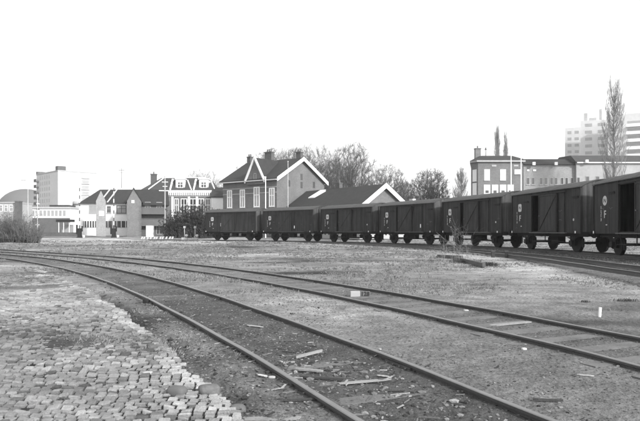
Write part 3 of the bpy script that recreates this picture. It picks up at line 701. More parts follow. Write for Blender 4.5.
# --- white house right of the mansard building
Y = 112; x0, x1 = px(211, Y), px(223.5, Y)
wh = thing('white_house', (x0, Y, GB), 'small white house with dark roof squeezed left of the brick station', 'house')
wall_box(wh, x1 - x0, 7, 0, hz(197, Y) - GB, 'plaster'); gable_x(wh, x1 - x0, 7, hz(197, Y) - GB, hz(187, Y) - GB, 'plaster', 'tile', .2)
window(wh, 1.35, 3.4, .8, 1.5, 'glass', t=.08)
# --- mansard building
Y = 115; x0, x1 = px(141, Y), px(213, Y); L = x1 - x0; D = 10
mb = thing('mansard_building', (x0, Y, GB), 'large old building with dark mansard roof, two white dormers and a white decorated cornice', 'building')
ze, zt = hz(192, Y) - GB, hz(177.5, Y) - GB
wall_box(mb, L, D, 0, ze, 'greybrick')
b = MB(); s = 1.5; b.add([(-.2, -.2, ze + .3), (L + .2, -.2, ze + .3), (L + .2, D + .2, ze + .3), (-.2, D + .2, ze + .3), (s * 2.2, s, zt), (L - s, s, zt), (L - s, D - s, zt), (s * 2.2, D - s, zt)], [(0, 3, 2, 1), (4, 5, 6, 7), (0, 1, 5, 4), (1, 2, 6, 5), (2, 3, 7, 6), (3, 0, 4, 7)]); b.build('roof', 'slate', mb)
b = MB(); b.box(-.3, L + .3, -.45, -.005, ze - .15, ze + .29); 
for k in range(26): xx = 4 + k * (L - 4) / 26; b.box(xx, xx + .22, -.40, -.006, ze - .62, ze - .152)
b.box(4, L, -.06, -.006, ze - .85, ze - .63); b.build('cornice', 'white', mb)
MB().box(s * 2.2, L - s, s - .1, s + .1, zt + .002, zt + .22).build('ridge_trim', 'offwhite', mb)
for u in (180.0, 203.5):
    xx = px(u, Y) - x0; d = MB().box(xx - .85, xx + .85, .2, 2.4, ze + .5, zt - .35).box(xx - 1.0, xx + 1.0, .05, 2.5, zt - .349, zt - .15).build('dormer', 'white', mb)
    window(d, xx, ze + .75, 1.1, 1.15, 'glass', y=.2, t=.12, sill=False)
    for sg in (-1,): b = MB(); b.beam((xx - 1.8, -.05, ze + .3), (xx - 1.6, 1.2, zt - .2), .3, .25); b.build('roof_trim', 'white', mb)
    MB().beam((xx + 1.2, 0.9, zt - .4), (xx + 2.1, -.1, ze + .35), .16, .2).build('roof_trim', 'white', mb)
for u, w in ((176.5, .8), (184, 1.2), (193, 1.3), (201, 1.2), (208, 1.0)): window(mb, px(u, Y) - x0, ze - 4.2, w, 3.0, 'glass', t=.14); window(mb, px(u, Y) - x0, 1, w, 2.4, 'glass', t=.12)
for u in (172.5, 189, 197): MB().box(px(u, Y) - x0 - .2, px(u, Y) - x0 + .2, -.09, -.004, 0, ze - .86).build('pilaster', 'white', mb)
chimney(mb, px(148, Y) - x0, 4, ze + 1, hz(172, Y) - GB, 1.0, .8, pots=1)
MB().beam((px(147, Y) - x0 + .3, -.2, ze + .5), (s * 2.2 + .5, s - .1, zt), .18, .16).build('roof_trim', 'white', mb)
# --- grey gabled house with balconies
Y = 98; x0, x1 = px(127, Y), px(141.5, Y); xr = px(166, Y); w = x1 - x0
gh_ = thing('gabled_house', (x0, Y, GB), 'grey brick house with a steep narrow gable and dark balconies beside the white box', 'house', rz=.30)
ze, zp = hz(201, Y) - GB, hz(188.5, Y) - GB
w *= .96; xr = x0 + (xr - x0) * 1.02
MB().prism([(0, 0), (w, 0), (w, ze), (w / 2 - .1, zp), (0.0, ze)], 0, 6.5).build('gable_front', 'darkishbrick', gh_)
b = MB(); b.prism([(-.25, ze - .38), (w / 2 - .1, zp + .01), (w / 2 - .1, zp + .2), (-.25, ze - .18)], -.12, 6.7); b.prism([(w / 2 - .1, zp + .01), (w + .25, ze - .38), (w + .25, ze - .18), (w / 2 - .1, zp + .2)], -.12, 6.7); b.build('gable_roof', 'tile', gh_)
MB().box(w + .003, xr - x0, 1.3, 7, 0, hz(203, Y) - GB).build('wall', 'darkbrick', gh_)
b = MB(); za, zb_ = hz(203.5, Y) - GB, zp - .05; b.add([(w - .6, .9, za), (xr - x0 + .3, .9, za), (xr - x0 + .3, 4.2, zb_), (w / 2, 4.2, zb_), (w - .6, .9, za - .2), (xr - x0 + .3, .9, za - .2), (xr - x0 + .3, 7.3, za - .2), (w - .6, 7.3, za - .2)], [(0, 1, 2, 3), (4, 7, 6, 5), (0, 4, 5, 1), (1, 5, 6, 2), (3, 2, 6, 7), (0, 3, 7, 4)]); b.build('roof', 'tile', gh_)
for z in (hz(214, Y) - GB, hz(226, Y) - GB): MB().box(w + .003, xr - x0 - .3, .3, 1.297, z, z + .15).box(w + .01, xr - x0 - .31, .3, .36, z + .151, z + 1.05).build('balcony', 'darkconc', gh_)
for z, xx in ((hz(211.5, Y) - GB, 1.0), (hz(211.5, Y) - GB, 2.8), (.3, 1.2), (.3, 2.8)): window(gh_, w + xx, z, .9, 1.6, 'glass', 'paleplaster', y=1.3, sill=False, t=.07)
window(gh_, w / 2 - .2, hz(203, Y) - GB, .45, .45, 'blind', 'white', mull=0, trans=0, sill=False, t=.05)
# --- white house row with dark roof
Y = 106; x0, x1 = px(80.5, Y), px(129, Y); L = x1 - x0
hr = thing('house_row', (x0, Y, GB), 'white house row with long dark pitched roof behind the crossing poles', 'houses')
ze, zp = hz(203, Y) - GB, hz(188, Y) - GB
wall_box(hr, L, 8, 0, ze, 'plaster')
b = MB(); b.add([(-.3, -.4, ze - .1), (L + 4, -.4, ze - .1), (L + 4, 8.4, ze - .1), (-.3, 8.4, ze - .1), (1.9, 4, zp), (L + 4, 4, zp)], [(0, 3, 2, 1), (0, 1, 5, 4), (2, 3, 4, 5), (3, 0, 4), (1, 2, 5)]); b.build('roof', 'tile', hr)
for xx in (px(100.5, Y) - x0, px(108, Y) - x0): MB().beam((xx, -.35, ze + .1), (xx + .35, 3.9, zp + .1), .2, .12).build('roof_verge', 'offwhite', hr)
for xa, xb in ((83, 96), (106, 128)):
    s_ = MB().box(px(xa, Y) - x0, px(xb, Y) - x0, -.06, -.004, hz(227.5, Y) - GB, hz(221, Y) - GB).build('shop_window', 'glass', hr); q = MB()
    for k in range(5): xx = px(xa, Y) - x0 + (k + .5) * (px(xb, Y) - px(xa, Y)) / 5; q.box(xx - .06, xx + .06, -.10, -.061, hz(227.5, Y) - GB, hz(221, Y) - GB)
    q.build('mullion', 'white', s_)
window(hr, px(92.5, Y) - x0, hz(213, Y) - GB, 1.2, 1.3, 'dull', 'paleplaster'); window(hr, px(121.5, Y) - x0, hz(213.5, Y) - GB, 1.7, 1.4, 'dull', 'greyiron', t=.12); window(hr, px(109, Y) - x0, hz(213, Y) - GB, .7, 1.2, 'glass', 'paleplaster')
# --- narrow gabled brick tower
Y = 99; x0, x1 = px(96, Y), px(105.3, Y); w = x1 - x0
gt = thing('gabled_kiosk_tower', (x0, Y, GB), 'slim grey tower with pointed top and white square sign before the white houses', 'tower', rz=.33)
MB().prism([(0, 0), (w, 0), (w, hz(201, Y) - GB), (w / 2, hz(190.5, Y) - GB), (0, hz(201, Y) - GB)], 0, 1.3).build('shaft', 'lightbrick', gt)
MB().box(w / 2 - .3, w / 2 + .45, -.08, -.003, hz(216, Y) - GB, hz(211, Y) - GB).build('sign', 'white', gt)
# --- white apartment block with stair column
c = (px(58, 240), 240.0); Lc = (px(36.5, 258), 258.0); rz, L = frame_xy(Lc, c)
ap = thing('apartment_block', (Lc[0], Lc[1], GB), 'tall white apartment block with balcony column on the left skyline', 'apartment block', rz=rz)
W = 15; ht = hz(170, 240) - GB
wall_box(ap, L, W, 0, ht, 'towerwall')
MB().box(L - 2.5, L + .1, -.1, 3, ht + .003, ht + 1.6).box(-.2, 1.2, -.1, 3, ht + .003, ht + 1.0).build('roof_house', 'darkconc', ap)
MB().box(-.15, L + .15, -.15, W + .15, ht - .45, ht + .002).build('parapet', 'concrete', ap)
for k in range(9):
    z = 2 + k * (ht - 3) / 9
    MB().box(-.05, 2.9, -1.1, -.003, z, z + .2).box(-.05, 2.9, -1.1, -1.0, z + .201, z + 1.2).build('balcony', 'darkconc', ap)
    for x in (4.6, 7.2, 9.8, 12.4, 15):
        if x < L - .8: window(ap, x, z + .7, 1.5, 1.5, 'dull', 'offwhite', sill=False, mull=0, trans=0, t=.12)
r0 = MB()
for k in range(9):
    z = 1.5 + k * (ht - 4) / 9; r0.box(L + .003, L + .09, W * .62, W * .80, z, z + 1.5); r0.box(L + .003, L + .35, W * .60, W * .82, z + 2.0, z + 2.25)
r0.build('stair_window', 'dull', ap)
# --- round building and low white hall
Y = 180
cy = thing('round_tower', (px(74, Y), Y + 3, GB), 'round pale tower with dark bands at the foot of the white block', 'tower')
b = MB(); b.tube((0, 0, 0), (0, 0, hz(201, Y) - GB), 1.5, 1.5, 24); b.build('wall', 'concrete', cy); b = MB()
for k in range(4): z = hz(218 - 4.3 * k, Y) - GB; b.tube((0, 0, z), (0, 0, z + .5), 1.53, 1.53, 24)
b.build('band', 'darkconc', cy)
Y = 170; x0, x1 = px(22, Y), px(70, Y); L = x1 - x0
lh = thing('low_hall', (x0, Y, GB), 'low white hall with a long row of windows in front of the apartment block', 'hall')
wall_box(lh, L, 9, 0, hz(208.5, Y) - GB, 'plaster'); MB().box(-.2, L + .2, -.3, 9.2, hz(208.5, Y) - GB + .002, hz(206.8, Y) - GB).build('roof', 'concrete', lh)
MB().box(px(48, Y) - x0, px(67, Y) - x0, 1, 6, hz(206.7, Y) - GB, hz(204.8, Y) - GB).build('roof_box', 'tile', lh)
for k in range(11): window(lh, .9 + k * (L - 1.4) / 11, hz(216, Y) - GB, .75, 1.5, 'dull', 'paleplaster', sill=False, t=.08, mull=0, trans=0)
MB().box(.003, L - .003, -.06, -.003, 0, hz(218, Y) - GB).build('plinth', 'darkconc', lh)
Y = 150; x0, x1 = px(-12, Y), px(17, Y); L = x1 - x0
fb = thing('flat_roofed_house', (x0, Y, GB), 'pale flat roofed building with arched white windows at the left edge', 'house')
wall_box(fb, L, 8, 0, hz(203, Y) - GB, 'paleplaster'); MB().box(-.1, L + .1, -.2, 8.1, hz(203, Y) - GB + .002, hz(202, Y) - GB).build('roof', 'concrete', fb)
for u in (1, 6.2, 11.4): window(fb, px(u, Y) - x0, hz(211.5, Y) - GB, .8, 1.6, 'glass', 'white', sill=False, t=.12)
x0 = px(17, Y); ck = thing('brick_stack', (x0, Y - 1, GB), 'square dark brick stack rising beside the flat roofed house', 'chimney')
MB().box(0, px(22, Y) - x0, 0, 1.2, 0, hz(202, Y) - GB).build('shaft', 'darkbrick', ck); MB().box(-.08, px(22, Y) - x0 + .08, -.08, 1.28, hz(202, Y) - GB + .003, hz(201, Y) - GB).build('cap', 'darkconc', ck)
# --- domed hall
Y = 420; R = px(40, Y) - px(12, Y); zc = hz(210, Y)
dm = thing('domed_hall', (px(12, Y), Y + 20, GB), 'large grey dome on the horizon at the far left of the picture', 'hall'); b = MB(); hgt = hz(187, Y) - zc; n = 40; vs = []; fs = []
for j in range(9):
    t = j / 8 * math.pi / 2
    for k in range(n): a = 2 * math.pi * k / n; vs.append((R * math.cos(t) * math.cos(a), R * math.cos(t) * math.sin(a), zc - GB + hgt * math.sin(t)))
for j in range(8):
    for k in range(n): fs.append((j * n + k, j * n + (k + 1) % n, (j + 1) * n + (k + 1) % n, (j + 1) * n + k))
b.add(vs, fs); b.build('dome', 'dome', dm, smooth=True); b = MB(); b.tube((0, 0, 0), (0, 0, zc - GB), R, R, 40); b.build('wall', 'dome', dm)

# --- brick villa on the right
Y = 110; x0, x1 = px(478, Y), px(523, Y); L = x1 - x0; D = 11; xl = px(470, Y)
vl = thing('brick_villa', (x0, Y, GB), 'three storey brick house with hipped roof and blank white windows behind the wagons', 'house')
ze, zt = hz(162, Y) - GB, hz(153.5, Y) - GB; dl = xl - x0
dl = px(471, Y + 1.9) - x0; bx = px(473, Y + D) - x0; foot = [(0, 0), (L, 0), (L, D), (bx, D), (dl, 1.9)]
def prism_z(poly, z0, z1):
    n = len(poly); return MB().add([(x, y, z0) for x, y in poly] + [(x, y, z1) for x, y in poly], [tuple(range(n - 1, -1, -1)), tuple(range(n, 2 * n))] + [(k, (k + 1) % n, (k + 1) % n + n, k + n) for k in range(n)])
prism_z(foot, 0, ze).build('wall', 'greybrick', vl)
b = prism_z([(x + (.35 if x == L else -.3), y + (-.35 if y < 3 else .35)) for x, y in foot], ze + .002, ze + .35); b.build('cornice', 'concrete', vl)
b = MB(); e = .45; ft = [(-e, -e), (L + e, -e), (L + e, D + e), (bx - .3, D + e), (dl - .35, 1.9 - e)]; tp = [(1.6, 3.2), (L - 1.0, 3.2), (L - 1.0, D - 3), (2.9, D - 3), (1.2, 3.8)]
b.add([(x, y, ze + .352) for x, y in ft] + [(x, y, zt) for x, y in tp], [(4, 3, 2, 1, 0), (5, 6, 7, 8, 9)] + [(k, (k + 1) % 5, (k + 1) % 5 + 5, k + 5) for k in range(5)]); b.build('roof', 'tile', vl)
for u in (487, 503): window(vl, px(u, Y) - x0, hz(180.3, Y) - GB, .98, 1.95, 'blind', t=.08)
window(vl, px(517.5, Y) - x0, hz(174, Y) - GB, 1.05, .8, 'blind', t=.08, trans=0)
for u in (487, 495, 503, 510.5):
    wq = window(vl, px(u, Y) - x0, hz(193.5, Y) - GB, 1.1, 1.55, 'blind', t=.08, mull=0, trans=0)
    MB().box(px(u, Y) - x0 - .28, px(u, Y) - x0 + .28, -.075, -.052, hz(193, Y) - GB, hz(190.3, Y) - GB).build('open_light', 'glass', wq)
ang = math.atan2(-1.9, -dl); ln = math.hypot(dl, 1.9)
for v in (181, 194.5):
    wr = window(vl, 0, 0, 1.15, 2.1, 'blind', t=.08, mull=0, trans=0); wr.location = (dl * .47, 1.9 * .47, hz(v, Y) - GB); wr.rotation_euler = (0, 0, ang)
for u in (494, 516): MB().box(px(u, Y) - x0 - .4, px(u, Y) - x0 + .4, -.06, -.003, hz(166.5, Y) - GB, hz(164.8, Y) - GB).build('wall_panel', 'concrete', vl)
chimney(vl, px(484, Y) - x0, 4.5, zt - 1, hz(145.5, Y) - GB + .1, 1.0, .9, 'greybrick', 1)
MB().tube((px(492.5, Y) - x0, 4.5, zt - .5), (px(492.5, Y) - x0, 4.5, hz(146, Y) - GB), .09, .05, 8).tube((px(492.5, Y) - x0, 4.5, hz(146.5, Y) - GB), (px(492.5, Y) - x0, 4.5, hz(144, Y) - GB), .22, .05, 8).build('finial', 'darkconc', vl)
# --- long wing
Y = 113; x0, xm, x1 = px(523.5, Y), px(575, Y), px(672, Y)
wg = thing('long_wing', (x0, Y, GB), 'long pale building with dark roof band running to the right edge behind the poplar', 'building')
ze = hz(164.5, Y) - GB
MB().box(0, xm - x0 - .003, 0, 12, 0, ze).build('wall', 'palebrick', wg); MB().box(xm - x0, x1 - x0, -.6, 12, 0, ze + .35).build('wall', 'wingwall', wg)
b = MB(); b.prismx([(-.5, ze + .003), (12.5, ze + .003), (7, hz(157.5, Y) - GB + .3), (2.5, hz(157.5, Y) - GB)], 0, xm - x0 - .003); b.build('roof', 'tile', wg)
b = MB(); b.prismx([(-1.0, ze + .353), (12.5, ze + .353), (7, hz(155, Y) - GB + .4), (1.5, hz(154.5, Y) - GB)], xm - x0 - .2, x1 - x0 + .3); b.build('roof', 'slate', wg)
MB().box(xm - x0, x1 - x0, -1.03, -.8, ze + .15, ze + .35).build('gutter', 'white', wg)
for u in (528, 533, 541, 546, 551.5, 556, 562, 566.5, 572, 577): window(wg, px(u, Y) - x0, hz(184.5, Y) - GB, .55, 1.25, 'glass', 'concrete', y=(0 if u < 575 else -.6), t=.06, mull=0, trans=0)
for u in (586, 596, 608, 622, 634): window(wg, px(u, Y) - x0, hz(182.5, Y) - GB, .7, 1.1, 'glass', 'concrete', y=-.6, t=.06, mull=0, trans=0)
for u, v in ((532.5, 165.5), (554.5, 165.5), (584, 163.5)): MB().box(px(u, Y) - x0 - .25, px(u, Y) - x0 + .25, -.9 if u < 575 else -1.4, -.62 if u < 575 else -1.04, hz(v, Y) - GB, hz(v - 3, Y) - GB).build('dormer_square', 'white', wg)  # small white squares at the dormers, not lamps
for u, ww in ((528, 2), (534.5, 3)): MB().box(px(u - ww / 2, Y) - x0, px(u + ww / 2, Y) - x0, -.08, -.003, hz(171.2, Y) - GB, hz(169.5, Y) - GB).build('wall_sign', 'white', wg)
# --- far tower blocks
def tower(u0, u1, v, Y, label, m='towerwall', dark=False, roofbits=(), side=True):
    x0, x1 = px(u0, Y), px(u1, Y); L = x1 - x0; h = hz(v, Y) - GB
    t = thing('tower_block', (x0, Y, GB), label, 'tower block', 'pale tower blocks on the right skyline', rz=-math.atan2(x0, Y)); wall_box(t, L, 14, 0, h, m)
    n = int(h / 3)
    for k in range(3, n):
        z = k * 3.0
        if dark:
            MB().box(L * .35, L - .4, -1.4, -.003, z, z + .25).box(L * .35, L - .4, -1.4, -1.3, z + .251, z + 1.2).build('balcony', 'white', t)
            MB().box(L * .37, L - .6, -.06, -.003, z + 1.0, z + 2.4).build('recess', 'dull', t)
        else:
            MB().box(L * .16, L * .40, -.05, -.003, z + .9, z + 2.2).build('window_band', 'dull', t); MB().box(L * .60, L * .85, -.05, -.003, z + .9, z + 2.2).build('window_band', 'dull', t)
    for a, b_, hh in roofbits: MB().box(L * a, L * b_, 2, 6, h + .003, h + hh).build('roof_house', 'concrete', t)
    return t
tower(565, 580, 128, 290, 'leftmost pale tower block, lowest of the three on the right skyline')
tower(580.5, 607, 121, 270, 'middle pale tower block with lift housings on its roof, left of the tall poplar', 'towerwall', False, ((.12, .24, 3.6), (.66, .74, 5.0), (.3, .55, 1.4)))
tower(608, 655, 115, 250, 'right tower block with dark recessed balconies behind the tall poplar', 'towerwall', True)

# ------------------------------------------------------------------ trees
def bare_tree(x, y, h, spread, label, seed, kind='round', trunk_h=.28, tw=1.0, group='bare winter trees behind the buildings', material='twig', zb=GB, name='bare_tree', cat='tree', lvl=6, r0=None):
    r = random.Random(seed); t = thing(name, (x, y, zb), label, cat, group); big = MB(); small = MB()
    R0 = r0 or h * .021
    def grow(p, d, l, rad, lev):
        segs = 3 if lev < 3 else 2; q = p
        for k in range(segs):
            jit = .10 + .05 * lev
            d = (d + Vector((r.gauss(0, jit), r.gauss(0, jit), r.gauss(0, jit * .6) + (.05 if kind == 'round' else .16)))).normalized()
            nq = q + d * l / segs; ra = rad * (1 - .35 * k / segs); rb = rad * (1 - .35 * (k + 1) / segs)
            if lev < 3: big.tube(q, nq, ra, rb, 7 if lev < 2 else 5, False)
            else: small.tube(q, nq, max(ra, .010 * tw), max(rb, .008 * tw), 3, False)
            q = nq
            if lev < lvl and k == segs - 2 and lev > 0:
                branch(q, d, l * .75, rad * .5, lev + 1, 1)
        if lev < lvl: branch(q, d, l, rad * .66, lev + 1, r.choice((2, 3, 3)) if kind == 'round' else 2)
    def branch(q, d, l, rad, lev, n):
        for k in range(n):
            a = r.uniform(0, 6.28); sp = {'round': r.uniform(.42, .85), 'poplar': r.uniform(.12, .28)}[kind] * spread
            s = d.cross(Vector((math.cos(a), math.sin(a), .3))).normalized(); nd = (d * math.cos(sp) + s * math.sin(sp)).normalized()
            grow(q, nd, l * r.uniform(.66, .86), rad * r.uniform(.8, 1.0), lev)
    if kind == 'round':
        rr = np.random.RandomState(seed); cw = spread * h * .42; cb = h * trunk_h; cc = (h + cb * .75) / 2; ch = (h - cb * .75) / 2
        nodes = [(0, 0, 0), (0, 0, cb * .5), (r.gauss(0, .1), r.gauss(0, .1), cb)]; par = [-1, 0, 1]
        pts = []
        while len(pts) < (2300 if spread > 1 else 1700):
            v = rr.randn(3); v /= np.linalg.norm(v); q = v * rr.rand() ** (1 / 2.4) * (.82 + .22 * float(vn(v[0] * 2 + seed, v[1] * 2 + v[2] * 2)))
            pts.append((q[0] * cw, q[1] * cw, cc + q[2] * ch))
        pts = np.array(pts); o_ = np.argsort(np.linalg.norm(pts - np.array([0, 0, cb]), axis=1)); pts = pts[o_]
        for p in pts:
            A_ = np.array(nodes[2:]); dv = p - A_; dist = np.linalg.norm(dv, axis=1); rad_ = np.linalg.norm(A_ - np.array([0, 0, cb]), axis=1)
            cost = dist + .55 * np.array(plen) if len(nodes) > 3 else dist
            j = int(np.argmin(cost)) + 2
            if len(nodes) == 3: plen = [0]
            nodes.append(tuple(p)); par.append(j); plen.append(plen[j - 2] + float(np.linalg.norm(p - np.array(nodes[j]))))
            plen = plen
        cnt = [1.0] * len(nodes)
        for k in range(len(nodes) - 1, 0, -1): cnt[par[k]] += cnt[k]
        rad = [max(.009 * tw, R0 * (c_ / cnt[0]) ** .5) for c_ in cnt]
        for k in range(1, len(nodes)):
            a_, b_ = Vector(nodes[par[k]]), Vector(nodes[k]); ra = min(rad[par[k]], rad[k] * 1.4); m_ = (a_ + b_) / 2 + Vector((r.gauss(0, .03), r.gauss(0, .03), -.04)) * (b_ - a_).length
            tgt = big if rad[k] > R0 * .16 else small
            tgt.tube(a_, m_, ra, rad[k] * 1.1, 6 if tgt is big else 3, False); tgt.tube(m_, b_, rad[k] * 1.1, rad[k], 6 if tgt is big else 3, False)
            if k > 2 and rad[k] < R0 * .2:
                dr = (b_ - a_).normalized()
                for j in range(10):
                    s0 = a_.lerp(b_, r.random()); dd = (dr * .6 + Vector((0, 0, .35)) + Vector((r.gauss(0, .6), r.gauss(0, .6), r.gauss(0, .5)))).normalized() * h * r.uniform(.02, .05)
                    small.tube(s0, s0 + dd, .0078 * tw, .004 * tw, 3, False)
    else:   # fastigiate: many near-vertical limbs off one leader
        q = Vector((0, 0, 0)); top = Vector((r.uniform(-.2, .2), 0, h)); n = 14; pts = [q + (top - q) * k / n + Vector((r.gauss(0, .05), r.gauss(0, .05), 0)) for k in range(n + 1)]
        for k in range(n): big.tube(pts[k], pts[k + 1], R0 * (1 - k / n) + .02, R0 * (1 - (k + 1) / n) + .02, 6, False)
        for k in range(int(140 * tw)):
            f = r.uniform(.06, .90); p = Vector((0, 0, h * f)) + Vector((r.gauss(0, .05), r.gauss(0, .05), 0)); a = r.uniform(0, 6.28); wv = spread * math.sin(math.pi * min(1, f * .72 + .26)) ** .9
            out = Vector((math.cos(a), math.sin(a), 0)); ll = h * r.uniform(.10, .20) * (1.15 - .6 * f)
            mid = p + out * wv * .5 + Vector((0, 0, ll * .45)); end = p + out * wv * r.uniform(.6, 1.0) + Vector((0, 0, ll * 1.4)); big.tube(p, mid, .036, .028, 4, False); big.tube(mid, end, .028, .012, 3, False)
            for j in range(26):
                b0 = p.lerp(mid, r.random()) if j < 8 else mid.lerp(end, r.random()); dd = Vector((r.gauss(0, .28), r.gauss(0, .28), r.uniform(.6, 1.2))).normalized() * r.uniform(.4, 1.1)
                small.tube(b0, b0 + dd, .013, .008, 3, False)
                b1 = b0 + dd * .5; dd2 = (dd + Vector((r.gauss(0, .3), r.gauss(0, .3), .1))).normalized() * .4; small.tube(b1, b1 + dd2, .010, .006, 3, False)
    # fit to the height wanted
    for mbx in (big,): pass
    allv = np.array(small.v + big.v); s = h / max(allv[:, 2].max(), .1) if kind == 'round' else 1
    for mbx in (big, small): mbx.v = [(a * s, b * s, c * s) for a, b, c in mbx.v]
    big.build('trunk', 'bark' if kind == 'round' else 'palebark', t); small.build('crown', material, t)
    return t
def at(u, v, Y): return px(u, Y), Y, hz(v, Y) - GB
TR = [(352, 139.5, 135, .70, 'largest bare tree standing alone above the shed roof', 3, 'round'),
      (284, 145, 140, 1.35, 'bare tree with wide crown above the station roof', 4, 'round'),
      (311, 142, 150, 1.2, 'bare tree rising just right of the station gable', 8, 'round'),
      (334, 158, 160, .9, 'faint bare tree left of the largest tree', 6, 'round'),
      (387, 161, 150, .95, 'low bare tree to the right of the largest tree', 12, 'round'),
      (403, 177, 155, .6, 'small bare tree right of the white gabled shed', 9, 'round'),
      (430, 167, 125, .78, 'dense round bare tree standing alone above the middle wagons', 10, 'round')]
for u, v, Y, sp, lab, sd, kd in TR:
    x, y, h = at(u, v, Y); bare_tree(x, y, h, sp, lab, sd, kd, trunk_h=.25, tw=1.35 if Y > 130 else 1.7, lvl=6)
for u, v, Y, sp, lab, sd in ((614, 85, 104, 2.5, 'very tall slender bare poplar in front of the pale tower blocks', 21), (497, 130, 165, 1.25, 'bare poplar behind the villa roof, taller of the pair', 22), (505.8, 136, 168, 1.05, 'bare poplar behind the villa roof, shorter of the pair', 23), (461, 172, 140, 2.4, 'faint small bare poplar left of the brick villa', 24)):
    x, y, h = at(u, v, Y); bare_tree(x, y, h, sp, lab, sd, 'poplar', tw=1.0, group='bare poplars', material='paletwig', r0=.22)
bare_tree(px(199, 160), 160, hz(167, 160) - GB, 1.1, 'faint bare tree behind the mansard roof', 31, material='paletwig')

def bush(x, y, w, d, h, n, label, m, seed, name='bush', leaf=False, zb=0, group=None, thin=1.0):
    r = random.Random(seed); t = thing(name, (x, y, zb), label, 'bush', group); b = MB(); st_ = MB() if thin == 1 else b
    for k in range(n):
        px_, py_ = r.uniform(-.5, .5) * w, r.uniform(-.5, .5) * d; hh = h * (1 - (2 * abs(px_) / w) ** 2.5 * .6) * r.uniform(.55, 1.05) * (.75 + .5 * float(vn(px_ * .7 + seed, py_ * .7)))
        p = Vector((px_, py_, -.05)); dr = Vector((px_ / w * .7 + r.gauss(0, .2), r.gauss(0, .2), 1)).normalized(); segs = 4
        for s in range(segs):
            q = p + dr * hh / segs; (st_ if s == 0 else b).tube(p, q, .022 * thin * (1 - s / 5), .018 * thin * (1 - s / 5), 3, False)
            for j in range(3):
                e = q + Vector((r.gauss(0, .25), r.gauss(0, .25), r.uniform(0, .45))); b.tube(q, e, .010 * thin, .006 * thin, 3, False)
                if leaf:
                    for l_ in range(5):
                        c = q.lerp(e, r.random()) + Vector((r.gauss(0, .08), r.gauss(0, .08), r.gauss(0, .08))); a = Vector((r.gauss(0, 1), r.gauss(0, 1), r.gauss(0, 1))).normalized() * .10; bb = a.cross(Vector((r.gauss(0, 1), r.gauss(0, 1), r.gauss(0, 1)))).normalized() * .06
                        b.add([c - a, c + bb, c + a, c - bb], [(0, 1, 2, 3)])
            p = q; dr = (dr + Vector((r.gauss(0, .25), r.gauss(0, .25), .1))).normalized()
    if thin == 1: st_.build('stem', 'bark', t)
    b.build('foliage' if leaf else 'twigs', m, t); return t
bush(px(15, 63), 63.5, 3.9, 2.4, 3.2, 330, 'big tangled bare bush at the left edge beyond the tracks', 'bushtwig', 41, zb=.42)
bush(px(-4, 62), 64, 3.5, 2.2, 3.0, 200, 'bare bush cut by the left edge of the picture', 'bushtwig', 42, zb=.42)
for k, (u, v, w, lab) in enumerate(((178, 214, 3.2, 'leftmost of the dark bushes before the mansard building'), (189, 205, 3.8, 'tallest of the dark bushes before the mansard building'), (201, 205, 3.6, 'dark bush next to the last wagon and the white house'), (211, 209, 3.2, 'dark bush half hidden by the last wagon'))):
    bush(px(u, 90), 90, w, 2.2, hz(v, 90) - .62, 170, lab, 'evergreen', 50 + k, leaf=True, zb=.62, group='dark bushes left of the train')
x, y = un(457, 262); bush(x, y, 1.5, .5, 1.4, 20, 'sparse dead shrub growing by the scrap rail', 'paletwig', 61, name='dead_shrub', zb=gh(x, y), thin=.28)

# ------------------------------------------------------------------ poles, crossing, small yard things
def pole(name, u, vt, vb, Y, r0, r1, m, label, cat, group=None):
    z0 = gz(Y) - .05 if vb is None else hz(vb, Y); t = thing(name, (px(u, Y), Y, z0), label, cat, group); MB().tube((0, 0, 0), (0, 0, hz(vt, Y) - z0), r0, r1, 10).build('mast', m, t); return t, hz(vt, Y) - z0
t, h = pole('flagpole', 511, 152, None, 100, .11, .07, 'white', 'left white flagpole in front of the brick villa', 'flagpole', 'white flagpoles'); MB().tube((0, 0, h), (0, 0, h + .15), .12, .05, 8).build('knob', 'white', t)
t, h = pole('flagpole', 521, 157, None, 100, .11, .07, 'white', 'right white flagpole at the corner of the brick villa', 'flagpole', 'white flagpoles'); MB().tube((0, 0, h), (0, 0, h + .15), .12, .05, 8).build('knob', 'white', t)
t, h = pole('lamp_mast', 265.6, 177, None, 90, .09, .06, 'white', 'thin white mast in front of the station windows', 'mast'); MB().box(-.3, .1, -.06, .06, h - .05, h + .06).build('lamp_head', 'white', t)
t, h = pole('lamp_mast', 288, 162, None, 91, .06, .04, 'offwhite', 'thin pale mast before the brick station gable', 'mast'); MB().box(-.08, .08, -.08, .08, h, h + .14).build('cap', 'offwhite', t)
t, h = pole('telegraph_pole', 165, 176, None, 93, .10, .08, 'paleplaster', 'pale telegraph pole with cross arms beside the grey gabled house', 'pole')
for k in range(3): MB().box(-.55 + .1 * k, .55 - .1 * k, -.05, .05, h - .3 - .65 * k, h - .2 - .65 * k).build('cross_arm', 'white', t)
t, h = pole('street_lamp', 28, 181, None, 120, .08, .05, 'offwhite', 'tall street lamp with short arm above the left bush', 'street lamp'); MB().beam((0, 0, h), (-.9, 0, h + .15), .07, .07).build('arm', 'offwhite', t); MB().box(-1.3, -.5, -.12, .12, h + .08, h + .22).build('lamp_head', 'paleplaster', t)
t, h = pole('signal_mast', 37.5, 194, None, 118, .10, .08, 'offwhite', 'short white signal mast with rungs near the low hall', 'signal mast')
for k in range(6): MB().box(-.45 + .05 * k, .4, -.05, .05, .9 + k * 1.0, 1.15 + k * 1.0).build('rung', 'offwhite' if k % 2 else 'greyiron', t)
t, h = pole('roof_aerial', 121.5, 168, 188, 108, .04, .03, 'greyiron', 'thin television aerial on the roof of the white house row', 'aerial'); MB().box(-.5, .5, -.02, .02, h - .4, h - .34).box(-.35, .35, -.02, .02, h - .8, h - .74).build('aerial_arm', 'greyiron', t)
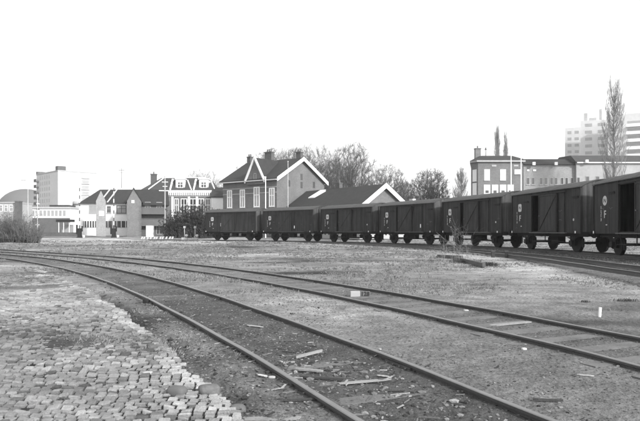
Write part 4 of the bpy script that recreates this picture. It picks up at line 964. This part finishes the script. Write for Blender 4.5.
for u, lab in ((79.6, 'raised striped crossing barrier left of the white houses'), (113.8, 'raised striped crossing barrier between the two grey gables')):
    Y = 92; zb = gz(Y); t = thing('level_crossing_barrier', (px(u, Y), Y, zb), lab, 'crossing barrier', 'raised level crossing barriers')
    MB().box(-.35, .35, -.3, .3, 0, .12).box(-.26, .26, -.22, .22, .121, 1.25).box(-.32, .32, -.28, .28, 1.251, 1.38).build('motor_box', 'black', t)
    MB().box(-.5, -.3, -.1, .1, .5, 1.9).box(.3, .45, -.1, .1, .9, 1.7).build('counterweight', 'black', t)
    hT = hz(184, Y) - zb; n = 12
    for k in range(n):
        z0 = 1.3 + (hT - 1.3) * k / n; z1 = 1.3 + (hT - 1.3) * (k + 1) / n; MB().box(-.075 + .02 * k / n, .075 - .02 * k / n, -.05, .05, z0, z1 - .002).build('boom', 'white' if k % 2 else 'greyiron', t)
    MB().box(.5, .75, -.1, .1, 0, .35).build('foot_block', 'white', t)
Y = 104; t = thing('bus_shelter', (px(57, Y), Y, gz(Y)), 'open shelter with flat dark roof on thin white posts left of the barrier', 'shelter'); w = px(71, Y) - px(57, Y)
MB().box(-.1, w, -.2, 1.6, hz(222, Y) - gz(Y), hz(219.5, Y) - gz(Y)).build('roof', 'black', t)
for xx in (.3, 1.1, w - .3): MB().tube((xx, 0, 0), (xx, 0, hz(222, Y) - gz(Y) - .002), .06, .06, 8).build('post', 'white', t)
MB().box(.2, w - .2, 1.5, 1.56, .3, 1.9).build('back_panel', 'dull', t)
Y = 101; t = MB().box(px(40, Y), px(78, Y), Y, Y + .25, gz(Y) - .05, gz(Y) + .62).build('low_wall', 'darkbrick'); tag(t, 'low dark wall in front of the shelter', 'wall')
Y = 90; z = gz(Y); t = thing('relay_cabinet', (px(149.5, Y), Y, z), 'white rectangular cabinet standing before the grey gabled house', 'cabinet')
MB().box(-.5, .5, 0, .5, .1, 1.75).build('case', 'white', t); MB().box(-.52, .52, -.03, .53, 1.751, 1.82).build('lid', 'concrete', t); MB().box(-.45, .45, -.02, .52, -.05, .099).build('base', 'darkconc', t); MB().box(.36, .40, -.02, -.003, .8, 1.0).build('handle', 'greyiron', t)
Y = 86
for k in range(11):
    u = 141 + k * 3.1 + (.5, -.4, .2, 0, .6, -.3, .3, -.5, .1, .5, 0)[k]; z = gz(Y); b = MB(); b.add([(-.10, 0, -.05), (.12, 0, -.05), (.24, 0, .30), (.02, 0, .30), (-.10, .15, -.05), (.12, .15, -.05), (.24, .15, .30), (.02, .15, .30)], [(0, 1, 2, 3), (7, 6, 5, 4), (0, 4, 5, 1), (1, 5, 6, 2), (2, 6, 7, 3), (3, 7, 4, 0)])
    o = b.build('marker_stone', 'offwhite'); o.location = (px(u, Y), Y, z); tag(o, ('leftmost','second','third','fourth','fifth','middle','seventh','eighth','ninth','tenth','rightmost')[k] + ' small slanting white kerb stone from the left near the white cabinet', 'kerb stone', 'slanting white kerb stones')
for k, (u, Y, lab) in enumerate(((184.5, 82, 'points lever with white weight left of the last wagon'), (195, 81, 'points lever with dark handle nearest the last wagon'))):
    z = gz(Y); t = thing('points_lever', (px(u, Y), Y, z), lab, 'points lever', 'points levers by the last wagon')
    MB().box(-.35, .35, -.25, .25, -.03, .28).build('base_box', 'concrete', t); MB().tube((0, 0, .28), ((.75, -.55)[k] * -1, 0, 1.35), .04, .03, 8).build('lever', 'iron', t)
    MB().tube((.25, -.1, .55), (.25, .1, .55), .17, .17, 16).build('weight', 'offwhite', t); b = MB(); b.tube((0, 0, .28), (0, 0, 1.5), .05, .05, 8); b.box(-.13, .13, -.13, .13, 1.5, 1.78); b.build('indicator', 'paleplaster', t)
for u, lab in ((493, 'left short stop post at the end of the pale strip before the train'), (506.5, 'right short stop post beside the siding')):
    x, y = un(u, 258); z = gh(x, y); t = thing('stop_post', (x, y, z), lab, 'post', 'short dark posts by the siding'); MB().box(-.07, .07, -.07, .07, -.1, .30).build('post', 'darkwood', t); MB().box(-.10, .10, -.09, .09, .301, .35).build('cap', 'greyiron', t)
# rails lying as scrap
for (ua, va, ub_, vb_, lab) in ((438, 258, 462, 260, 'short dark scrap rail lying left of the dead shrub'), (455, 260, 484, 268, 'dark scrap rail lying in the grass under the dead shrub')):
    a = un(ua, va); c = un(ub_, vb_); o = MB().beam((a[0], a[1], gh(*a) + .08), (c[0], c[1], gh(*c) + .12), .12, .15).beam((a[0], a[1] + .25, gh(*a) + .03), (c[0], c[1] + .3, gh(*c) + .05), .1, .1).build('scrap_rail', 'rail'); tag(o, lab, 'scrap rail', 'scrap rails in the grass')
def tuft(u, v, w, h, n, lab, seed):
    x, y = un(u, v); r = random.Random(seed); b = MB()
    for k in range(n):
        ox, oy = r.gauss(0, w * .35), r.gauss(0, w * .2); hh = h * r.uniform(.4, 1.1); a = r.uniform(0, 6.28); l = hh * r.uniform(.1, .8)
        b.add([(ox - .004, oy, -.02), (ox + .004, oy, -.02), (ox + math.cos(a) * l * .4, oy + math.sin(a) * l * .4, hh * .6), (ox + math.cos(a) * l, oy + math.sin(a) * l, hh)], [(0, 1, 2), (1, 3, 2)])
    o = b.build('grass_tuft', 'evergreen'); o.location = (x, y, gh(x, y)); tag(o, lab, 'grass tuft', 'dark grass tufts in the yard')
tuft(585, 302, .16, .05, 90, 'small dark grass tuft left of the bigger one on the right side', 1)
tuft(627, 301, .35, .07, 160, 'dark grass tuft near the right edge beyond the second track', 2)
tuft(488, 266.5, .5, .16, 500, 'low dark tuft at the end of the scrap rail', 3)
tuft(465, 263, .8, .14, 500, 'flat dark weeds along the scrap rail under the dead shrub', 4)
# numbered block between the rails of the second track
x, y = un(350.6, 296.0); z = gh(x, y); t = thing('numbered_block', (x, y, z), 'low concrete block between the second track rails, white at one end and numbered 128', 'marker block')
s = y / F; MB().box(0, 9.6 * s, 0, .14, -.03, 5.2 * s).build('white_half', 'paleplaster', t, bevel=.008); MB().box(9.7 * s, 19.6 * s, .005, .135, -.03, 5.1 * s).build('grey_half', 'sleeper', t, bevel=.008)
text_mesh('128', 5.8 * s, 'number', 'black', t, (14.6 * s, .001, 2.7 * s), (math.pi / 2, 0, 0))
x, y = un(599.6, 317); t = MB().box(-.02, .02, -.018, .018, -.05, .17).build('white_stake', 'white'); t.location = (x, y, gh(x, y)); t.rotation_euler = (.05, .04, .2); tag(t, 'short white stake in the ground right of the second track', 'stake')
def rock(u, v, w, h, m, label, seed, name='stone', cat='stone', d=None, group=None):
    r = random.Random(seed); x, y = un(u, v); s = y / F; z = gh(x, y); hw = w * s / 2; hh = h * s; dd = (d or w * .8) * s / 2; b = MB()
    import bmesh
    bm = bmesh.new(); bmesh.ops.create_icosphere(bm, subdivisions=3, radius=1)
    for q in bm.verts:
        n = q.co.normalized(); f = 1 + .22 * (float(vn(n.x * 1.7 + seed, n.y * 1.7 + n.z * 2)) - .5) + .1 * (float(vn(n.x * 5 + seed, n.y * 5 + n.z * 4)) - .5)
        f += .12 * (float(vn(n.x * 9 + seed * 3, n.y * 9 + n.z * 7)) - .5); c = n * f; c = Vector([math.copysign(abs(k) ** .62, k) for k in c]); q.co = Vector((c.x * hw * 1.05, c.y * dd, c.z * hh * .62 + hh * .3))
    me = bpy.data.meshes.new(name); bm.to_mesh(me); bm.free(); me.polygons.foreach_set('use_smooth', [True] * len(me.polygons)); me.materials.append(M[m]); o = bpy.data.objects.new(name, me); COL.objects.link(o); o.location = (x, y, z); o.rotation_euler = (0, 0, r.uniform(-.4, .4)); tag(o, label, cat, group)
G_ = 'loose stones on the paving and the track side'
rock(177, 395, 19, 10, 'darkconc', 'rounded grey stone with a dark side on the lower paving', 1, group=G_); rock(209, 392, 21, 10, 'sleeper', 'largest rounded stone near the paving edge', 2, group=G_)
rock(238, 402, 15, 9, 'sleeper', 'square grey stone block at the end of the paving edge', 3, group=G_); rock(191, 398, 12, 3, 'wood', 'flat pale stone between the two rounded ones', 4, group=G_)
rock(146, 303, 6, 5, 'iron', 'small black lump on the paving edge near the left rail', 5, group=G_); rock(524, 349.5, 5, 2.2, 'offwhite', 'small white stone right of the nearest track', 6, group=G_)
rock(272, 378, 7, 2, 'paleplaster', 'small pale stone near the litter left of the rail', 8, group=G_); rock(148, 375, 10, 3, 'paleplaster', 'oval bright sett standing proud of the paving', 9, group=G_)
rock(380, 350, 3, 1.2, 'concrete', 'tiny white stone between the near rails', 10, group=G_); rock(466, 310.5, 5, 1.4, 'concrete', 'white rag like stone by the far rail of the second track', 12, group=G_); rock(618, 366.5, 3, 1.2, 'concrete', 'small white stone at the right edge beside the second track', 13, group=G_)
rock(352, 301, 6, 3, 'iron', 'small black lump just left of the numbered block', 14, group=G_)
def plank(ua, va, ub_, vb_, w, th, m, label, lift=.012, tilt=0, group='broken planks on the ground'):
    a = un(ua, va); c = un(ub_, vb_); za, zc_ = gh(*a) + lift + th / 2, gh(*c) + lift + th / 2 + tilt; b = MB(); A_ = Vector((a[0], a[1], za)); C_ = Vector((c[0], c[1], zc_)); d = (C_ - A_); n = Vector((-d.y, d.x, 0)).normalized()
    r = random.Random(int(ua * 7 + va)); vs = []; K = 7
    for k in range(K):
        f = k / (K - 1); p = A_ + d * f; ww = w * (1 if 0 < k < K - 1 else r.uniform(.35, .8)) * r.uniform(.85, 1.1) / 2
        for sg, tz in ((-1, -1), (1, -1), (1, 1), (-1, 1)): vs.append(p + n * sg * ww + Vector((0, 0, tz * th / 2)))
    fs = [(0, 1, 2, 3), tuple(4 * (K - 1) + j for j in (3, 2, 1, 0))]
    for k in range(K - 1):
        for j in range(4): fs.append((4 * k + j, 4 * (k + 1) + j, 4 * (k + 1) + (j + 1) % 4, 4 * k + (j + 1) % 4))
    b.add(vs, fs); o = b.build('plank', m); tag(o, label, 'plank', group)
plank(294, 370, 323, 372.5, .06, .02, 'wood', 'pale plank lying just right of the nearest rail', .02, .01); plank(339, 383, 391, 379, .10, .006, 'wood', 'long whitish board between the near rails')
plank(377, 375, 389, 376.5, .035, .008, 'concrete', 'small white splintered board beside the long whitish one'); plank(533, 401, 563, 402, .035, .02, 'darkwood', 'thin dark plank lying on gravel right of the nearest track')
plank(247, 325, 263, 327, .05, .01, 'concrete', 'pale leaf shaped scrap between the near rails further back'); plank(283, 402, 318, 401, .03, .02, 'darkwood', 'thin dark stick left of the nearest rail')
plank(296, 358, 322, 353, .04, .03, 'wood', 'weathered stick slanting up behind the pale plank', .01, .03); plank(258, 376, 267, 378, .04, .01, 'offwhite', 'white chip left of the nearest rail')
plank(300, 377, 345, 379, .04, .02, 'darkwood', 'dark stick in front of the pale plank'); plank(244, 412, 300, 419, .14, .012, 'wood', 'broad whitish slab at the bottom edge left of the rail', .0)
plank(490, 325, 530, 322, .12, .02, 'wood', 'pale sleeper scrap inside the second track', .0); plank(577, 375.5, 594, 377.5, .03, .01, 'concrete', 'white strip lying on the earth at the right', .005)

# ------------------------------------------------------------------ haze
m = bpy.data.materials.new('air'); m.use_nodes = True; nt = m.node_tree; nt.nodes.clear(); pv = nt.nodes.new('ShaderNodeVolumePrincipled'); ou = nt.nodes.new('ShaderNodeOutputMaterial')
pv.inputs['Color'].default_value = (.95, .95, .95, 1); pv.inputs['Density'].default_value = .0004; pv.inputs['Anisotropy'].default_value = .3; nt.links.new(pv.outputs[0], ou.inputs['Volume'])
h = MB().box(-1650, 1650, -420, 2050, -1.4, 75).build('haze', m); tag(h, 'thin pale winter haze over the whole yard', 'haze', kind='stuff')
